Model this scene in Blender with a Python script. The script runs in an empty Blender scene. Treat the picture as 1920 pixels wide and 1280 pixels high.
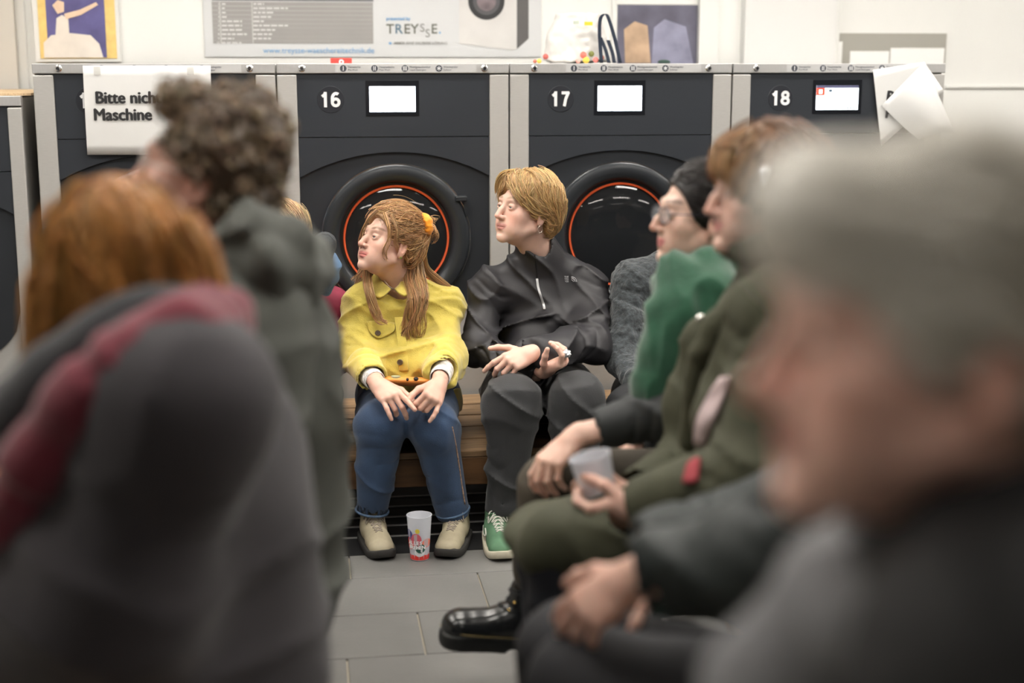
import bpy, bmesh, math, random
import numpy as np
from mathutils import Vector, Matrix, Euler

# ------------------------------------------------------------------ camera, world, lights, exposure
SC = bpy.context.scene
COL = SC.collection
CAMP = np.array([-0.7695, -5.4128, 1.55]); YAW = math.radians(8.2); PITCH = math.radians(11.034); FPX = 1920 / 36 * 50
cam_d = bpy.data.cameras.new('camera'); cam = bpy.data.objects.new('camera', cam_d); COL.objects.link(cam)
cam.location = CAMP; cam.rotation_euler = (math.pi / 2 - PITCH, 0, -YAW)
cam_d.lens = 50; cam_d.sensor_width = 36; cam_d.clip_start = 0.05
cam_d.dof.use_dof = True; cam_d.dof.focus_distance = 4.78; cam_d.dof.aperture_fstop = 1.5
SC.camera = cam
SC.view_settings.view_transform = 'Standard'; SC.view_settings.look = 'None'
SC.view_settings.gamma = 1.0; SC.view_settings.exposure = 0.0; SC.view_settings.use_curve_mapping = False
wd = bpy.data.worlds.new('night'); SC.world = wd; wd.use_nodes = True
wd.node_tree.nodes['Background'].inputs[0].default_value = (0.35, 0.42, 0.6, 1)
wd.node_tree.nodes['Background'].inputs[1].default_value = 0.03
LIGHT_W = 50.0      # emission strength of the ceiling panels

FH = np.array([math.sin(YAW), math.cos(YAW), 0.]); RH = np.array([math.cos(YAW), -math.sin(YAW), 0.]); UP = np.array([0, 0, 1.])
FV = FH * math.cos(PITCH) - UP * math.sin(PITCH); UV = FH * math.sin(PITCH) + UP * math.cos(PITCH)

def ray(px, py):
    return FV * FPX + RH * (px - 960) - UV * (py - 640)
def P(px, py, zh):                       # world point seen at a pixel, at horizontal distance zh ahead of the camera
    r = ray(px, py); return CAMP + r * (zh / (r @ FH))
def PY(px, py, y):                       # on the plane world y = const
    r = ray(px, py); return CAMP + r * ((y - CAMP[1]) / r[1])
def PZ(px, py, z):
    r = ray(px, py); return CAMP + r * ((z - CAMP[2]) / r[2])
def nrm(v):
    v = np.asarray(v, float); return v / (np.linalg.norm(v) + 1e-12)

# ------------------------------------------------------------------ materials
MATS = {}
def mat(name, col, rough=0.6, metal=0.0, var=0.0, vscale=8.0, bump=0.0, bscale=60.0, emit=0.0, ecol=None, attr=None,
        trans=0.0, alpha=1.0, sheen=0.0, spec=0.5, coat=0.0, sss=0.0, stretch=None, ior=1.45, btype='NOISE'):
    if name in MATS: return MATS[name]
    m = bpy.data.materials.new(name); m.use_nodes = True; nt = m.node_tree; b = nt.nodes['Principled BSDF']
    N = nt.nodes.new; L = nt.links.new
    b.inputs['Roughness'].default_value = rough; b.inputs['Metallic'].default_value = metal
    b.inputs['Specular IOR Level'].default_value = spec; b.inputs['IOR'].default_value = ior
    b.inputs['Transmission Weight'].default_value = trans; b.inputs['Alpha'].default_value = alpha
    b.inputs['Sheen Weight'].default_value = sheen; b.inputs['Coat Weight'].default_value = coat
    if sss:
        b.inputs['Subsurface Weight'].default_value = sss; b.inputs['Subsurface Radius'].default_value = (0.9, 0.35, 0.2)
        b.inputs['Subsurface Scale'].default_value = 0.008
    c4 = (col[0], col[1], col[2], 1); b.inputs['Base Color'].default_value = c4
    src = None
    if attr:
        a = N('ShaderNodeAttribute'); a.attribute_name = attr; src = a.outputs['Color']
    tc = N('ShaderNodeTexCoord'); mp = N('ShaderNodeMapping'); L(tc.outputs['Object'], mp.inputs['Vector'])
    if stretch: mp.inputs['Scale'].default_value = stretch
    if var:
        n = N('ShaderNodeTexNoise'); n.inputs['Scale'].default_value = vscale; n.inputs['Detail'].default_value = 5
        L(mp.outputs[0], n.inputs['Vector'])
        r = N('ShaderNodeMapRange'); r.inputs['From Min'].default_value = .3; r.inputs['From Max'].default_value = .7
        r.inputs['To Min'].default_value = 1 - var; r.inputs['To Max'].default_value = 1 + var
        L(n.outputs['Fac'], r.inputs['Value'])
        mx = N('ShaderNodeVectorMath'); mx.operation = 'SCALE'
        if src: L(src, mx.inputs[0])
        else: mx.inputs[0].default_value = col
        L(r.outputs[0], mx.inputs['Scale']); src = mx.outputs[0]
    if src: L(src, b.inputs['Base Color'])
    if bump:
        if btype == 'WAVE':
            n = N('ShaderNodeTexWave'); n.inputs['Scale'].default_value = bscale; n.inputs['Distortion'].default_value = 1.0
        elif btype == 'VORONOI':
            n = N('ShaderNodeTexVoronoi'); n.inputs['Scale'].default_value = bscale
        else:
            n = N('ShaderNodeTexNoise'); n.inputs['Scale'].default_value = bscale; n.inputs['Detail'].default_value = 4
        L(mp.outputs[0], n.inputs['Vector'])
        bp = N('ShaderNodeBump'); bp.inputs['Strength'].default_value = min(1, bump); bp.inputs['Distance'].default_value = 0.004
        L(n.outputs[0], bp.inputs['Height']); L(bp.outputs[0], b.inputs['Normal'])
    if emit:
        b.inputs['Emission Color'].default_value = tuple(ecol or col) + (1,); b.inputs['Emission Strength'].default_value = emit
    MATS[name] = m; return m
def srgb(r, g, b):
    f = lambda c: (c / 255 / 12.92) if c / 255 <= .04045 else ((c / 255 + .055) / 1.055) ** 2.4
    return (f(r), f(g), f(b))

# ------------------------------------------------------------------ mesh / object helpers
def obj(name, me, m=None, parent=None, kind=None, label=None):
    o = bpy.data.objects.new(name, me); COL.objects.link(o)
    if m is not None and me is not None and len(me.materials) == 0: me.materials.append(m)
    if parent is not None: o.parent = parent; o.matrix_parent_inverse = Matrix.Translation(-parent_base(parent))
    if kind: o['kind'] = kind
    if label: o['label'] = label
    return o
BASES = {}
def parent_base(p):
    v = Vector((0, 0, 0))
    while p is not None:
        v = v + Vector(BASES.get(p.name, (0, 0, 0))); p = None
    return v
def tag(o, label, cat, group=None):
    o['label'] = label; o['category'] = cat
    if group: o['group'] = group
    return o
def thing(name, label, cat, loc=(0, 0, 0), group=None):
    o = bpy.data.objects.new(name, None); COL.objects.link(o); o.location = tuple(loc); o.empty_display_size = .1
    BASES[o.name] = tuple(float(c) for c in loc); tag(o, label, cat, group); return o
def mk(name, V, F, smooth=True, cols=None):
    me = bpy.data.meshes.new(name); V = np.asarray(V, np.float32)
    if isinstance(F, np.ndarray) and F.ndim == 2:
        n, k = F.shape
        me.vertices.add(len(V)); me.vertices.foreach_set('co', V.ravel())
        me.loops.add(n * k); me.loops.foreach_set('vertex_index', F.astype(np.int32).ravel())
        me.polygons.add(n); me.polygons.foreach_set('loop_start', np.arange(0, n * k, k, dtype=np.int32))
        me.update(calc_edges=True); me.validate()
    else:
        me.from_pydata([tuple(map(float, v)) for v in V], [], [tuple(int(i) for i in f) for f in F]); me.update()
    if smooth: me.polygons.foreach_set('use_smooth', np.ones(len(me.polygons), bool))
    if cols is not None:
        a = me.color_attributes.new('Col', 'FLOAT_COLOR', 'POINT')
        c = np.ones((len(V), 4), np.float32); c[:, :3] = cols; a.data.foreach_set('color', c.ravel())
    return me
def bm_mesh(name, bm, smooth=False):
    me = bpy.data.meshes.new(name); bm.normal_update(); bm.to_mesh(me); bm.free()
    if smooth: me.polygons.foreach_set('use_smooth', np.ones(len(me.polygons), bool))
    return me
def add_box(bm, x0, x1, y0, y1, z0, z1, bev=0.0, seg=2):
    r = bmesh.ops.create_cube(bm, size=1, matrix=Matrix.Translation(((x0 + x1) / 2, (y0 + y1) / 2, (z0 + z1) / 2)) @ Matrix.Diagonal((x1 - x0, y1 - y0, z1 - z0, 1)))
    if bev:
        es = {e for v in r['verts'] for e in v.link_edges}
        bmesh.ops.bevel(bm, geom=list(es), offset=bev, segments=seg, affect='EDGES', profile=.5)
def box(name, x0, x1, y0, y1, z0, z1, m, parent=None, bev=0.003, kind=None, label=None):
    bm = bmesh.new(); add_box(bm, x0, x1, y0, y1, z0, z1, bev); return obj(name, bm_mesh(name, bm), m, parent, kind, label)
def boxes(name, lst, m, parent=None, bev=0.0, kind=None):
    bm = bmesh.new()
    for b in lst: add_box(bm, *b, bev)
    return obj(name, bm_mesh(name, bm), m, parent, kind)
def lathe(name, prof, m, parent=None, seg=48, axis='Z', loc=(0, 0, 0), rot=None, closed=False, arc=None):
    n = len(prof); V = []; F = []
    for i in range(seg):
        a = 2 * math.pi * i / seg
        for r, h in prof: V.append((r * math.cos(a), r * math.sin(a), h))
    for i in range(seg):
        j = (i + 1) % seg
        for k in range(n - 1 if not closed else n):
            k2 = (k + 1) % n; F.append((i * n + k, j * n + k, j * n + k2, i * n + k2))
    V = np.array(V)
    if axis == 'Y': V = np.stack([V[:, 0], -V[:, 2], V[:, 1]], 1)    # height runs toward -Y (the room)
    if rot is not None: V = V @ np.asarray(rot).T
    V = V + np.asarray(loc)
    me = mk(name, V, F); me.set_sharp_from_angle(angle=math.radians(35)); return obj(name, me, m, parent)
def prism(name, pts2, y0, y1, m, parent=None, bev=0):       # outline in x,z extruded in y (y0 = room side)
    n = len(pts2); V = [(x, y0, z) for x, z in pts2] + [(x, y1, z) for x, z in pts2]
    F = [tuple(range(n)), tuple(range(2 * n - 1, n - 1, -1))] + [(i, i + n, (i + 1) % n + n, (i + 1) % n) for i in range(n)]
    me = mk(name, V, F, smooth=False)
    bm = bmesh.new(); bm.from_mesh(me); bmesh.ops.recalc_face_normals(bm, faces=bm.faces[:]); bm.to_mesh(me); bm.free()
    return obj(name, me, m, parent)
def catmull(pts, n):
    pts = np.asarray(pts, float); k = len(pts)
    if k == 2: return pts[0] + (pts[1] - pts[0]) * np.linspace(0, 1, n)[:, None]
    q = np.vstack([2 * pts[0] - pts[1], pts, 2 * pts[-1] - pts[-2]])
    t = np.linspace(0, k - 1 - 1e-6, n); i = t.astype(int); f = (t - i)[:, None]
    a, b, c, d = q[i], q[i + 1], q[i + 2], q[i + 3]
    return .5 * ((2 * b) + (c - a) * f + (2 * a - 5 * b + 4 * c - d) * f ** 2 + (3 * b - a - 3 * c + d) * f ** 3)
def strands_VF(PL, r0, r1, sides=3):
    """PL (N,M,3) polylines -> tube verts and quads; r0, r1 scalars or (N,)"""
    PL = np.asarray(PL, float); N, M, _ = PL.shape
    T = np.gradient(PL, axis=1); T /= np.linalg.norm(T, axis=2, keepdims=True) + 1e-9
    ref = np.where(np.abs(T[..., 2:3]) < .9, np.array([0, 0, 1.]), np.array([1., 0, 0]))
    A = np.cross(T, ref); A /= np.linalg.norm(A, axis=2, keepdims=True) + 1e-9; B = np.cross(T, A)
    R = (np.asarray(r0).reshape(-1, 1) * (1 - np.linspace(0, 1, M)) + np.asarray(r1).reshape(-1, 1) * np.linspace(0, 1, M))
    R = np.broadcast_to(R, (N, M))[..., None]
    ang = 2 * np.pi * np.arange(sides) / sides
    V = np.stack([PL + R * (math.cos(a) * A + math.sin(a) * B) for a in ang], 2)      # N,M,S,3
    idx = np.arange(N * M * sides).reshape(N, M, sides)
    a = idx[:, :-1, :]; b = np.roll(a, -1, 2); d = idx[:, 1:, :]; c = np.roll(d, -1, 2)
    return V.reshape(-1, 3), np.stack([a, b, c, d], -1).reshape(-1, 4)
def tube(name, pts, r, m, parent=None, sides=8, n=None, r1=None, label=None):
    pts = np.asarray(pts, float)
    if n: pts = catmull(pts, n)
    V, F = strands_VF(pts[None], r, r if r1 is None else r1, sides)
    k = len(pts); Fl = [tuple(f) for f in F] + [tuple(range(sides - 1, -1, -1)), tuple(range((k - 1) * sides, k * sides))]
    return obj(name, mk(name, V, Fl), m, parent, label=label)
def sheet(name, G, th, m, parent=None, up=(4, 4), folds=0.0, ffreq=8.0, seed=0):
    """thin solid sheet through a grid of points (rows, cols, 3)"""
    G = np.asarray(G, float); a, b, _ = G.shape
    n, k = (a - 1) * up[0] + 1, (b - 1) * up[1] + 1
    R = np.stack([catmull(G[:, j], n) for j in range(b)], 1); S = np.stack([catmull(R[i], k) for i in range(n)], 0)
    du = np.gradient(S, axis=0); dv = np.gradient(S, axis=1); nn = np.cross(du, dv); nn /= np.linalg.norm(nn, axis=2, keepdims=True) + 1e-9
    if folds:
        u = np.linspace(0, 1, n)[:, None]; v = np.linspace(0, 1, k)[None]
        S = S + nn * (folds * np.sin(ffreq * v * 6.28 + 1.5 * np.sin(3 * u + seed)) * (.4 + .6 * u))[..., None]
    T = S + nn * th / 2; Bo = S - nn * th / 2; V = np.vstack([T.reshape(-1, 3), Bo.reshape(-1, 3)]); o = n * k
    i = np.arange(n * k).reshape(n, k); q = np.stack([i[:-1, :-1], i[:-1, 1:], i[1:, 1:], i[1:, :-1]], -1).reshape(-1, 4)
    F = [tuple(f) for f in q] + [tuple(f[::-1] + o) for f in q]
    bd = list(i[0, :]) + list(i[1:, -1]) + list(i[-1, -2::-1]) + list(i[-2:0, 0])
    F += [(bd[(t + 1) % len(bd)], bd[t], bd[t] + o, bd[(t + 1) % len(bd)] + o) for t in range(len(bd))]
    return obj(name, mk(name, V, F), m, parent)
def text(name, s, size, loc, m, parent=None, bold=0.0, rot=(math.pi / 2, 0, 0), align='CENTER', ext=0.0006, sx=1.0, shear=0.0, label=None, yalign='CENTER', fat=0.0):
    c = bpy.data.curves.new(name, 'FONT'); c.body = s; c.size = size; c.align_x = align; c.align_y = yalign
    c.extrude = ext; c.offset = bold; c.shear = shear; c.resolution_u = 3
    o = bpy.data.objects.new(name, c); COL.objects.link(o)
    dg = bpy.context.evaluated_depsgraph_get(); me = bpy.data.meshes.new_from_object(o.evaluated_get(dg))
    bpy.data.objects.remove(o); bpy.data.curves.remove(c)
    M = Matrix.Translation(Vector(loc)) @ Euler(rot).to_matrix().to_4x4() @ Matrix.Diagonal((sx, 1, 1, 1)); me.transform(M)
    me.materials.clear()
    if fat:                               # heavier weight: overlaid copies a hair's breadth apart
        bm = bmesh.new(); bm.from_mesh(me); xv = Euler(rot).to_matrix() @ Vector((1, 0, 0)); zv = Euler(rot).to_matrix() @ Vector((0, 1, 0)); nv = Euler(rot).to_matrix() @ Vector((0, 0, 1))
        for q, (fx, fz) in enumerate(((-1, 0), (1, 0), (0, .6), (0, -.6))): me2 = me.copy(); me2.transform(Matrix.Translation(xv * fat * fx + zv * fat * fz + nv * .00004 * (q + 1))); bm.from_mesh(me2); bpy.data.meshes.remove(me2)
        bm.to_mesh(me); bm.free()
    return obj(name, me, m, parent, label=label)

# ------------------------------------------------------------------ implicit-surface modelling (numpy surface nets)
_NT = np.random.default_rng(99).random(64 ** 3).astype(np.float32) * 2 - 1
def vnoise(p, seed=0):
    p = np.asarray(p, np.float32); i = np.floor(p).astype(np.int32); f = p - i; u = f * f * (3 - 2 * f); i = i + seed * 7
    x0, y0, z0 = (i[:, 0] & 63) << 12, (i[:, 1] & 63) << 6, i[:, 2] & 63; x1, y1, z1 = ((i[:, 0] + 1) & 63) << 12, ((i[:, 1] + 1) & 63) << 6, (i[:, 2] + 1) & 63
    ux, uy, uz = u[:, 0], u[:, 1], u[:, 2]; T = _NT.take
    l = lambda a, b, t: a + (b - a) * t
    return l(l(l(T(x0 + y0 + z0), T(x0 + y0 + z1), uz), l(T(x0 + y1 + z0), T(x0 + y1 + z1), uz), uy), l(l(T(x1 + y0 + z0), T(x1 + y0 + z1), uz), l(T(x1 + y1 + z0), T(x1 + y1 + z1), uz), uy), ux)
def smin(a, b, k):
    if k <= 0: return np.minimum(a, b)
    e = F4(k) - np.abs(a - b); np.maximum(e, 0, out=e); return np.minimum(a, b) - e * e * F4(.25 / k)
F4 = np.float32
def _n(q): return np.sqrt(np.einsum('ij,ij->i', q, q))
def cone_f(a, b, ra, rb):
    a = np.asarray(a, F4); b = np.asarray(b, F4); ba = b - a; L2 = float(ba @ ba) + 1e-12; bn = ba / F4(L2); dr = F4(rb - ra); r0 = F4(ra)
    def f(p):
        q = p - a; h = np.minimum(np.maximum(q @ bn, 0), 1); q -= h[:, None] * ba; return _n(q) - (r0 + dr * h)
    return f, np.minimum(a - ra, b - rb), np.maximum(a + ra, b + rb)
def ell_f(c, r, R=None):
    c = np.asarray(c, F4); r = np.asarray(r, F4); R = np.eye(3, dtype=F4) if R is None else np.asarray(R, F4)   # columns = axes
    A = R / r; i1 = 1 / r
    def f(p):
        q = (p - c) @ A; k0 = _n(q); k1 = _n(q * i1) + F4(1e-6); return k0 * (k0 - 1) / k1
    e = np.abs(R) @ r; return f, c - e, c + e
def flat_f(a, b, ra, rb, n, s):        # cone whose section is squashed by factor s along direction n
    n = np.asarray(nrm(n), F4); a = np.asarray(a, F4); b = np.asarray(b, F4); ba = b - a; bn = ba / F4(float(ba @ ba) + 1e-12); s = F4(s)
    def f(p):
        q = p - a; h = np.minimum(np.maximum(q @ bn, 0), 1); q -= h[:, None] * ba; t = q @ n
        q += (t * (1 / s - 1))[:, None] * n; d = _n(q); r = F4(ra) + F4(rb - ra) * h
        return (d - r) * np.where(d > 1e-6, s + (1 - s) * (1 - np.abs(t / s) / (d + F4(1e-9))), s)
    return f, np.minimum(a - ra, b - rb), np.maximum(a + ra, b + rb)
class Field:
    def __init__(s): s.ops = []; s.lo = np.full(3, 1e9); s.hi = np.full(3, -1e9); s.post = []
    def _add(s, fb, op, k, grow=True):
        f, lo, hi = fb
        if op == 'u' and grow: s.lo = np.minimum(s.lo, lo); s.hi = np.maximum(s.hi, hi)
        s.ops.append((op, f, k)); return s
    def cone(s, a, b, ra, rb=None, k=.02, op='u'): return s._add(cone_f(a, b, ra, ra if rb is None else rb), op, k)
    def ell(s, c, r, R=None, k=.02, op='u'): return s._add(ell_f(c, r, R), op, k)
    def flat(s, a, b, ra, rb, n, sq, k=.02, op='u'): return s._add(flat_f(a, b, ra, rb, n, sq), op, k)
    def chain(s, pts, rad, k=.02):
        for i in range(len(pts) - 1): s.cone(pts[i], pts[i + 1], rad[i], rad[i + 1], k)
        return s
    def fn(s, f, op='u', k=0): s.ops.append((op, f, k)); return s
    def plane(s, pt, n, k=.005):          # keep the side the normal points away from
        pt = np.asarray(pt, F4); n = np.asarray(nrm(n), F4); s.ops.append(('i', lambda p: (p - pt) @ n, k)); return s
    def disp(s, f): s.post.append(f); return s
    def __call__(s, p):
        d = None; p = np.asarray(p, F4)
        for op, f, k in s.ops:
            v = f(p)
            if d is None: d = v
            elif op == 'u': d = smin(d, v, k)
            elif op == 's': d = -smin(-d, v, k)
            else: d = -smin(-d, -v, k)
        if s.post:
            m = np.abs(d) < .045
            if m.any():
                q = p[m]; e = d[m]
                for g in s.post: e = e + g(q)
                d = d.copy(); d[m] = e
        return d
    def grad(s, p, e=.0015):
        d = s(p); return d, np.stack([s(p + np.eye(3)[i] * e) - d for i in range(3)], 1).astype(float) / e
    def mesh(s, h, pad=None):
        B = 8; pad = (3 * h + (.05 if h >= .0075 else .012)) if pad is None else pad; lo = s.lo - pad; nb = np.maximum(1, np.ceil((s.hi + pad - lo) / (B * h)).astype(int)); n = nb * B + 1
        bi = np.stack(np.meshgrid(*[np.arange(k) for k in nb], indexing='ij'), -1).reshape(-1, 3)
        dc = s(lo + (bi + .5) * B * h); act = np.abs(dc) < (B * h * .87 * 1.25 + .012 if h < .0075 else B * h * .87 * 1.5 + .03)
        val = np.repeat(np.repeat(np.repeat(np.where(dc < 0, -1., 1.).reshape(nb).astype(np.float32), B, 0), B, 1), B, 2)
        val = np.pad(val, ((0, 1),) * 3, mode='edge')
        off = np.stack(np.meshgrid(*[np.arange(B + 1)] * 3, indexing='ij'), -1).reshape(-1, 3)
        A = bi[act]
        for c in range(0, len(A), 300):
            a = A[c:c + 300]; g = (a[:, None] * B + off[None]).reshape(-1, 3); val[g[:, 0], g[:, 1], g[:, 2]] = s(lo + g * h)
        return surfnet(val, lo, h)
def surfnet(v, lo, h):
    s = v < 0; n = np.array(v.shape); c = n - 1
    cs = [(i, j, k) for i in (0, 1) for j in (0, 1) for k in (0, 1)]
    sl = lambda a, o: a[o[0]:o[0] + c[0], o[1]:o[1] + c[1], o[2]:o[2] + c[2]]
    allin = np.ones(c, bool); anyin = np.zeros(c, bool)
    for o in cs: t = sl(s, o); allin &= t; anyin |= t
    m = anyin & ~allin; I = np.argwhere(m)
    if len(I) == 0: return np.zeros((0, 3)), np.zeros((0, 4), int)
    idx = np.full(c, -1, np.int64); idx[m] = np.arange(len(I))
    acc = np.zeros((len(I), 3)); cnt = np.zeros(len(I))
    for a in cs:
        for ax in range(3):
            if a[ax]: continue
            b = list(a); b[ax] = 1
            va = v[I[:, 0] + a[0], I[:, 1] + a[1], I[:, 2] + a[2]]; vb = v[I[:, 0] + b[0], I[:, 1] + b[1], I[:, 2] + b[2]]
            x = (va < 0) != (vb < 0); t = np.where(x, va / np.where(x, va - vb, 1), 0)
            pnt = np.tile(np.array(a, float), (len(I), 1)); pnt[:, ax] = t; acc += pnt * x[:, None]; cnt += x
    V = lo + (I + acc / cnt[:, None]) * h; Fs = []
    for ax in range(3):
        u, w = [(1, 2), (2, 0), (0, 1)][ax]
        a = [slice(1, -1)] * 3; b = [slice(1, -1)] * 3; a[ax] = slice(0, -1); b[ax] = slice(1, None)
        sa, sb = s[tuple(a)], s[tuple(b)]; E = np.argwhere(sa != sb)
        if len(E) == 0: continue
        st = np.array([1, 1, 1]); st[ax] = 0; E = E + st; ins = s[E[:, 0], E[:, 1], E[:, 2]]
        def at(du, dw):
            q = E.copy(); q[:, u] += du; q[:, w] += dw; return idx[q[:, 0], q[:, 1], q[:, 2]]
        q = np.stack([at(-1, -1), at(0, -1), at(0, 0), at(-1, 0)], 1); q[~ins] = q[~ins][:, ::-1]; Fs.append(q)
    return V, np.vstack(Fs)
def relax(V, F, it=2, w=.5):
    for _ in range(it):
        a = np.zeros_like(V); c = np.zeros(len(V))
        for i in range(4):
            j = (i + 1) % 4
            np.add.at(a, F[:, i], V[F[:, j]]); np.add.at(c, F[:, i], 1); np.add.at(a, F[:, j], V[F[:, i]]); np.add.at(c, F[:, j], 1)
        V = V + w * (a / np.maximum(c, 1)[:, None] - V)
    return V
def fmesh(name, fld, h, m, parent=None, cols=None, sm=1, xf=None, label=None, kind=None):
    V, F = fld.mesh(h)
    if sm: V = relax(V, F, sm)
    C = cols(V) if cols else None
    if xf is not None: V = xf(V)
    return obj(name, mk(name, V, F, cols=C), m, parent, label=label, kind=kind)
def joinVF(parts):
    Vs, Fs, Cs, o = [], [], [], 0
    for V, F, C in parts: Vs.append(V); Fs.append(F + o); Cs.append(C); o += len(V)
    return np.vstack(Vs), np.vstack(Fs), np.vstack(Cs)
# ------------------------------------------------------------------ room shell
M_white = mat('wall_white_paint', srgb(226, 226, 223), .6, var=.015, vscale=3)
M_ceil = mat('ceiling_white', (.75, .75, .74), .8)
M_tile = mat('floor_tile_grey', srgb(108, 107, 105), .42, var=.12, vscale=3.5, bump=.12, bscale=90)
M_grout = mat('floor_grout_beige', srgb(176, 168, 150), .8)
M_steel = mat('brushed_stainless', (.50, .49, .47), .42, .35, var=.05, vscale=40, stretch=(1, 1, 18))
M_steelH = mat('brushed_stainless_rail', (.46, .455, .45), .40, .35, var=.05, vscale=40, stretch=(18, 1, 1))
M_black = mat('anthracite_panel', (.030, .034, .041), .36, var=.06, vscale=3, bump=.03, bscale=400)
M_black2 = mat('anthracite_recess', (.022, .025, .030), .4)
M_rubber = mat('black_rubber', (.010, .010, .011), .5)
M_door = mat('door_ring_black', (.024, .027, .031), .3)
M_chrome = mat('chrome', (.75, .75, .76), .18, 1.0)
M_print = mat('white_print', (.80, .81, .82), .5)
M_dprint = mat('dark_print', (.06, .065, .08), .5)
M_orange = mat('orange_seal', (.65, .10, .03), .45)
M_glass = mat('door_glass', (.012, .013, .014), .05, alpha=.45, spec=.7)
M_drum = mat('drum_steel_dark', (.03, .03, .03), .35, .5)
M_gap = mat('gap_black', (.004, .004, .005), .6)

fl = box('floor', -7, 9, -8.4, 1.0, -.12, -.009, M_grout, bev=0, kind='structure')
tile_me = None; TW, TD = .6, .3
rr = random.Random(3)
y0 = -5.735
for r in range(20):
    yy = y0 + r * TD; xo = (-.275 + .21 * (r - 14)) % TW
    for c in range(-6, 7):
        xx = xo + c * TW
        if xx < -3.2 or xx > 3.3: continue
        if tile_me is None:
            bm = bmesh.new(); add_box(bm, 0, TW - .005, 0, TD - .005, -.009, 0, .0015, 1); tile_me = bm_mesh('floor_tile', bm); tile_me.materials.append(M_tile)
        o = bpy.data.objects.new('floor_tile', tile_me); COL.objects.link(o); o.parent = fl; o.location = (xx, yy, 0)
BACK = 1.0
box('wall_back', -7, 9, BACK, BACK + .12, 0, 3.0, M_white, bev=0, kind='structure')
box('wall_left', -7.12, -7, -8.4, BACK, 0, 3.0, M_white, bev=0, kind='structure')
box('wall_right', 9, 9.12, -8.4, BACK, 0, 3.0, M_white, bev=0, kind='structure')
box('ceiling', -7, 9, -8.4, BACK, 3.0, 3.1, M_ceil, bev=0, kind='structure')
# front wall toward the street with its wide shop window
M_fwall = mat('front_wall_grey', (.25, .25, .26), .8)
fw = boxes('wall_front', [(-7, 9, -8.5, -8.4, 0, .35), (-7, 9, -8.5, -8.4, 2.7, 3.0), (-7, -6.2, -8.5, -8.4, .35, 2.7), (8.2, 9, -8.5, -8.4, .35, 2.7)], M_fwall, kind='structure')
# ceiling light panels
M_lamp = mat('light_diffuser', (.9, .9, .9), .4, emit=LIGHT_W, ecol=(1.0, .95, .88))
M_lamp2 = mat('light_diffuser_dim', (.9, .9, .9), .4, emit=LIGHT_W * .85, ecol=(1.0, .95, .88))
M_lamp3 = mat('light_diffuser_fill', (.9, .9, .9), .4, emit=LIGHT_W * .16, ecol=(1.0, .95, .88))  # for the row added over the camera to fill camera-facing sides
M_alu = mat('lamp_aluminium', (.7, .7, .7), .4, .6)
k = 0
for (lx, ly, rowname) in [(-2.6, -.45, 'back'), (-.6, -.45, 'back'), (1.4, -.45, 'back'), (3.4, -.45, 'back'), (-2.6, -1.75, 'middle'), (-.6, -1.75, 'middle'), (1.4, -1.75, 'middle'), (3.4, -1.75, 'middle'), (-2.6, -3.5, 'front'), (-.6, -3.5, 'front'), (1.4, -3.5, 'front'), (3.4, -3.5, 'front'), (-2.6, -5.6, 'fill_row'), (-.6, -5.6, 'fill_row'), (1.4, -5.6, 'fill_row'), (3.4, -5.6, 'fill_row')]:
    side = ['first', 'second', 'third', 'fourth'][k % 4]
    t = thing('ceiling_light', 'long white ceiling light, %s from the left in the row %s' % (side, {'back': 'above the washing machines', 'middle': 'above the seated visitors', 'front': 'above the front benches', 'fill_row': 'added above the camera as fill light'}[rowname]), 'light', (lx, ly, 2.93), 'ceiling lights')
    w, d = .62, .11
    boxes('lamp_frame', [(lx - w, lx + w, ly - d, ly - d + .015, 2.935, 3.0), (lx - w, lx + w, ly + d - .015, ly + d, 2.935, 3.0), (lx - w, lx - w + .015, ly - d, ly + d, 2.935, 3.0), (lx + w - .015, lx + w, ly - d, ly + d, 2.935, 3.0)], M_alu, t)
    box('diffuser', lx - w + .015, lx + w - .015, ly - d + .015, ly + d - .015, 2.95, 2.965, {'front': M_lamp2, 'fill_row': M_lamp3}.get(rowname, M_lamp), t, bev=0)
    k += 1

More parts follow.
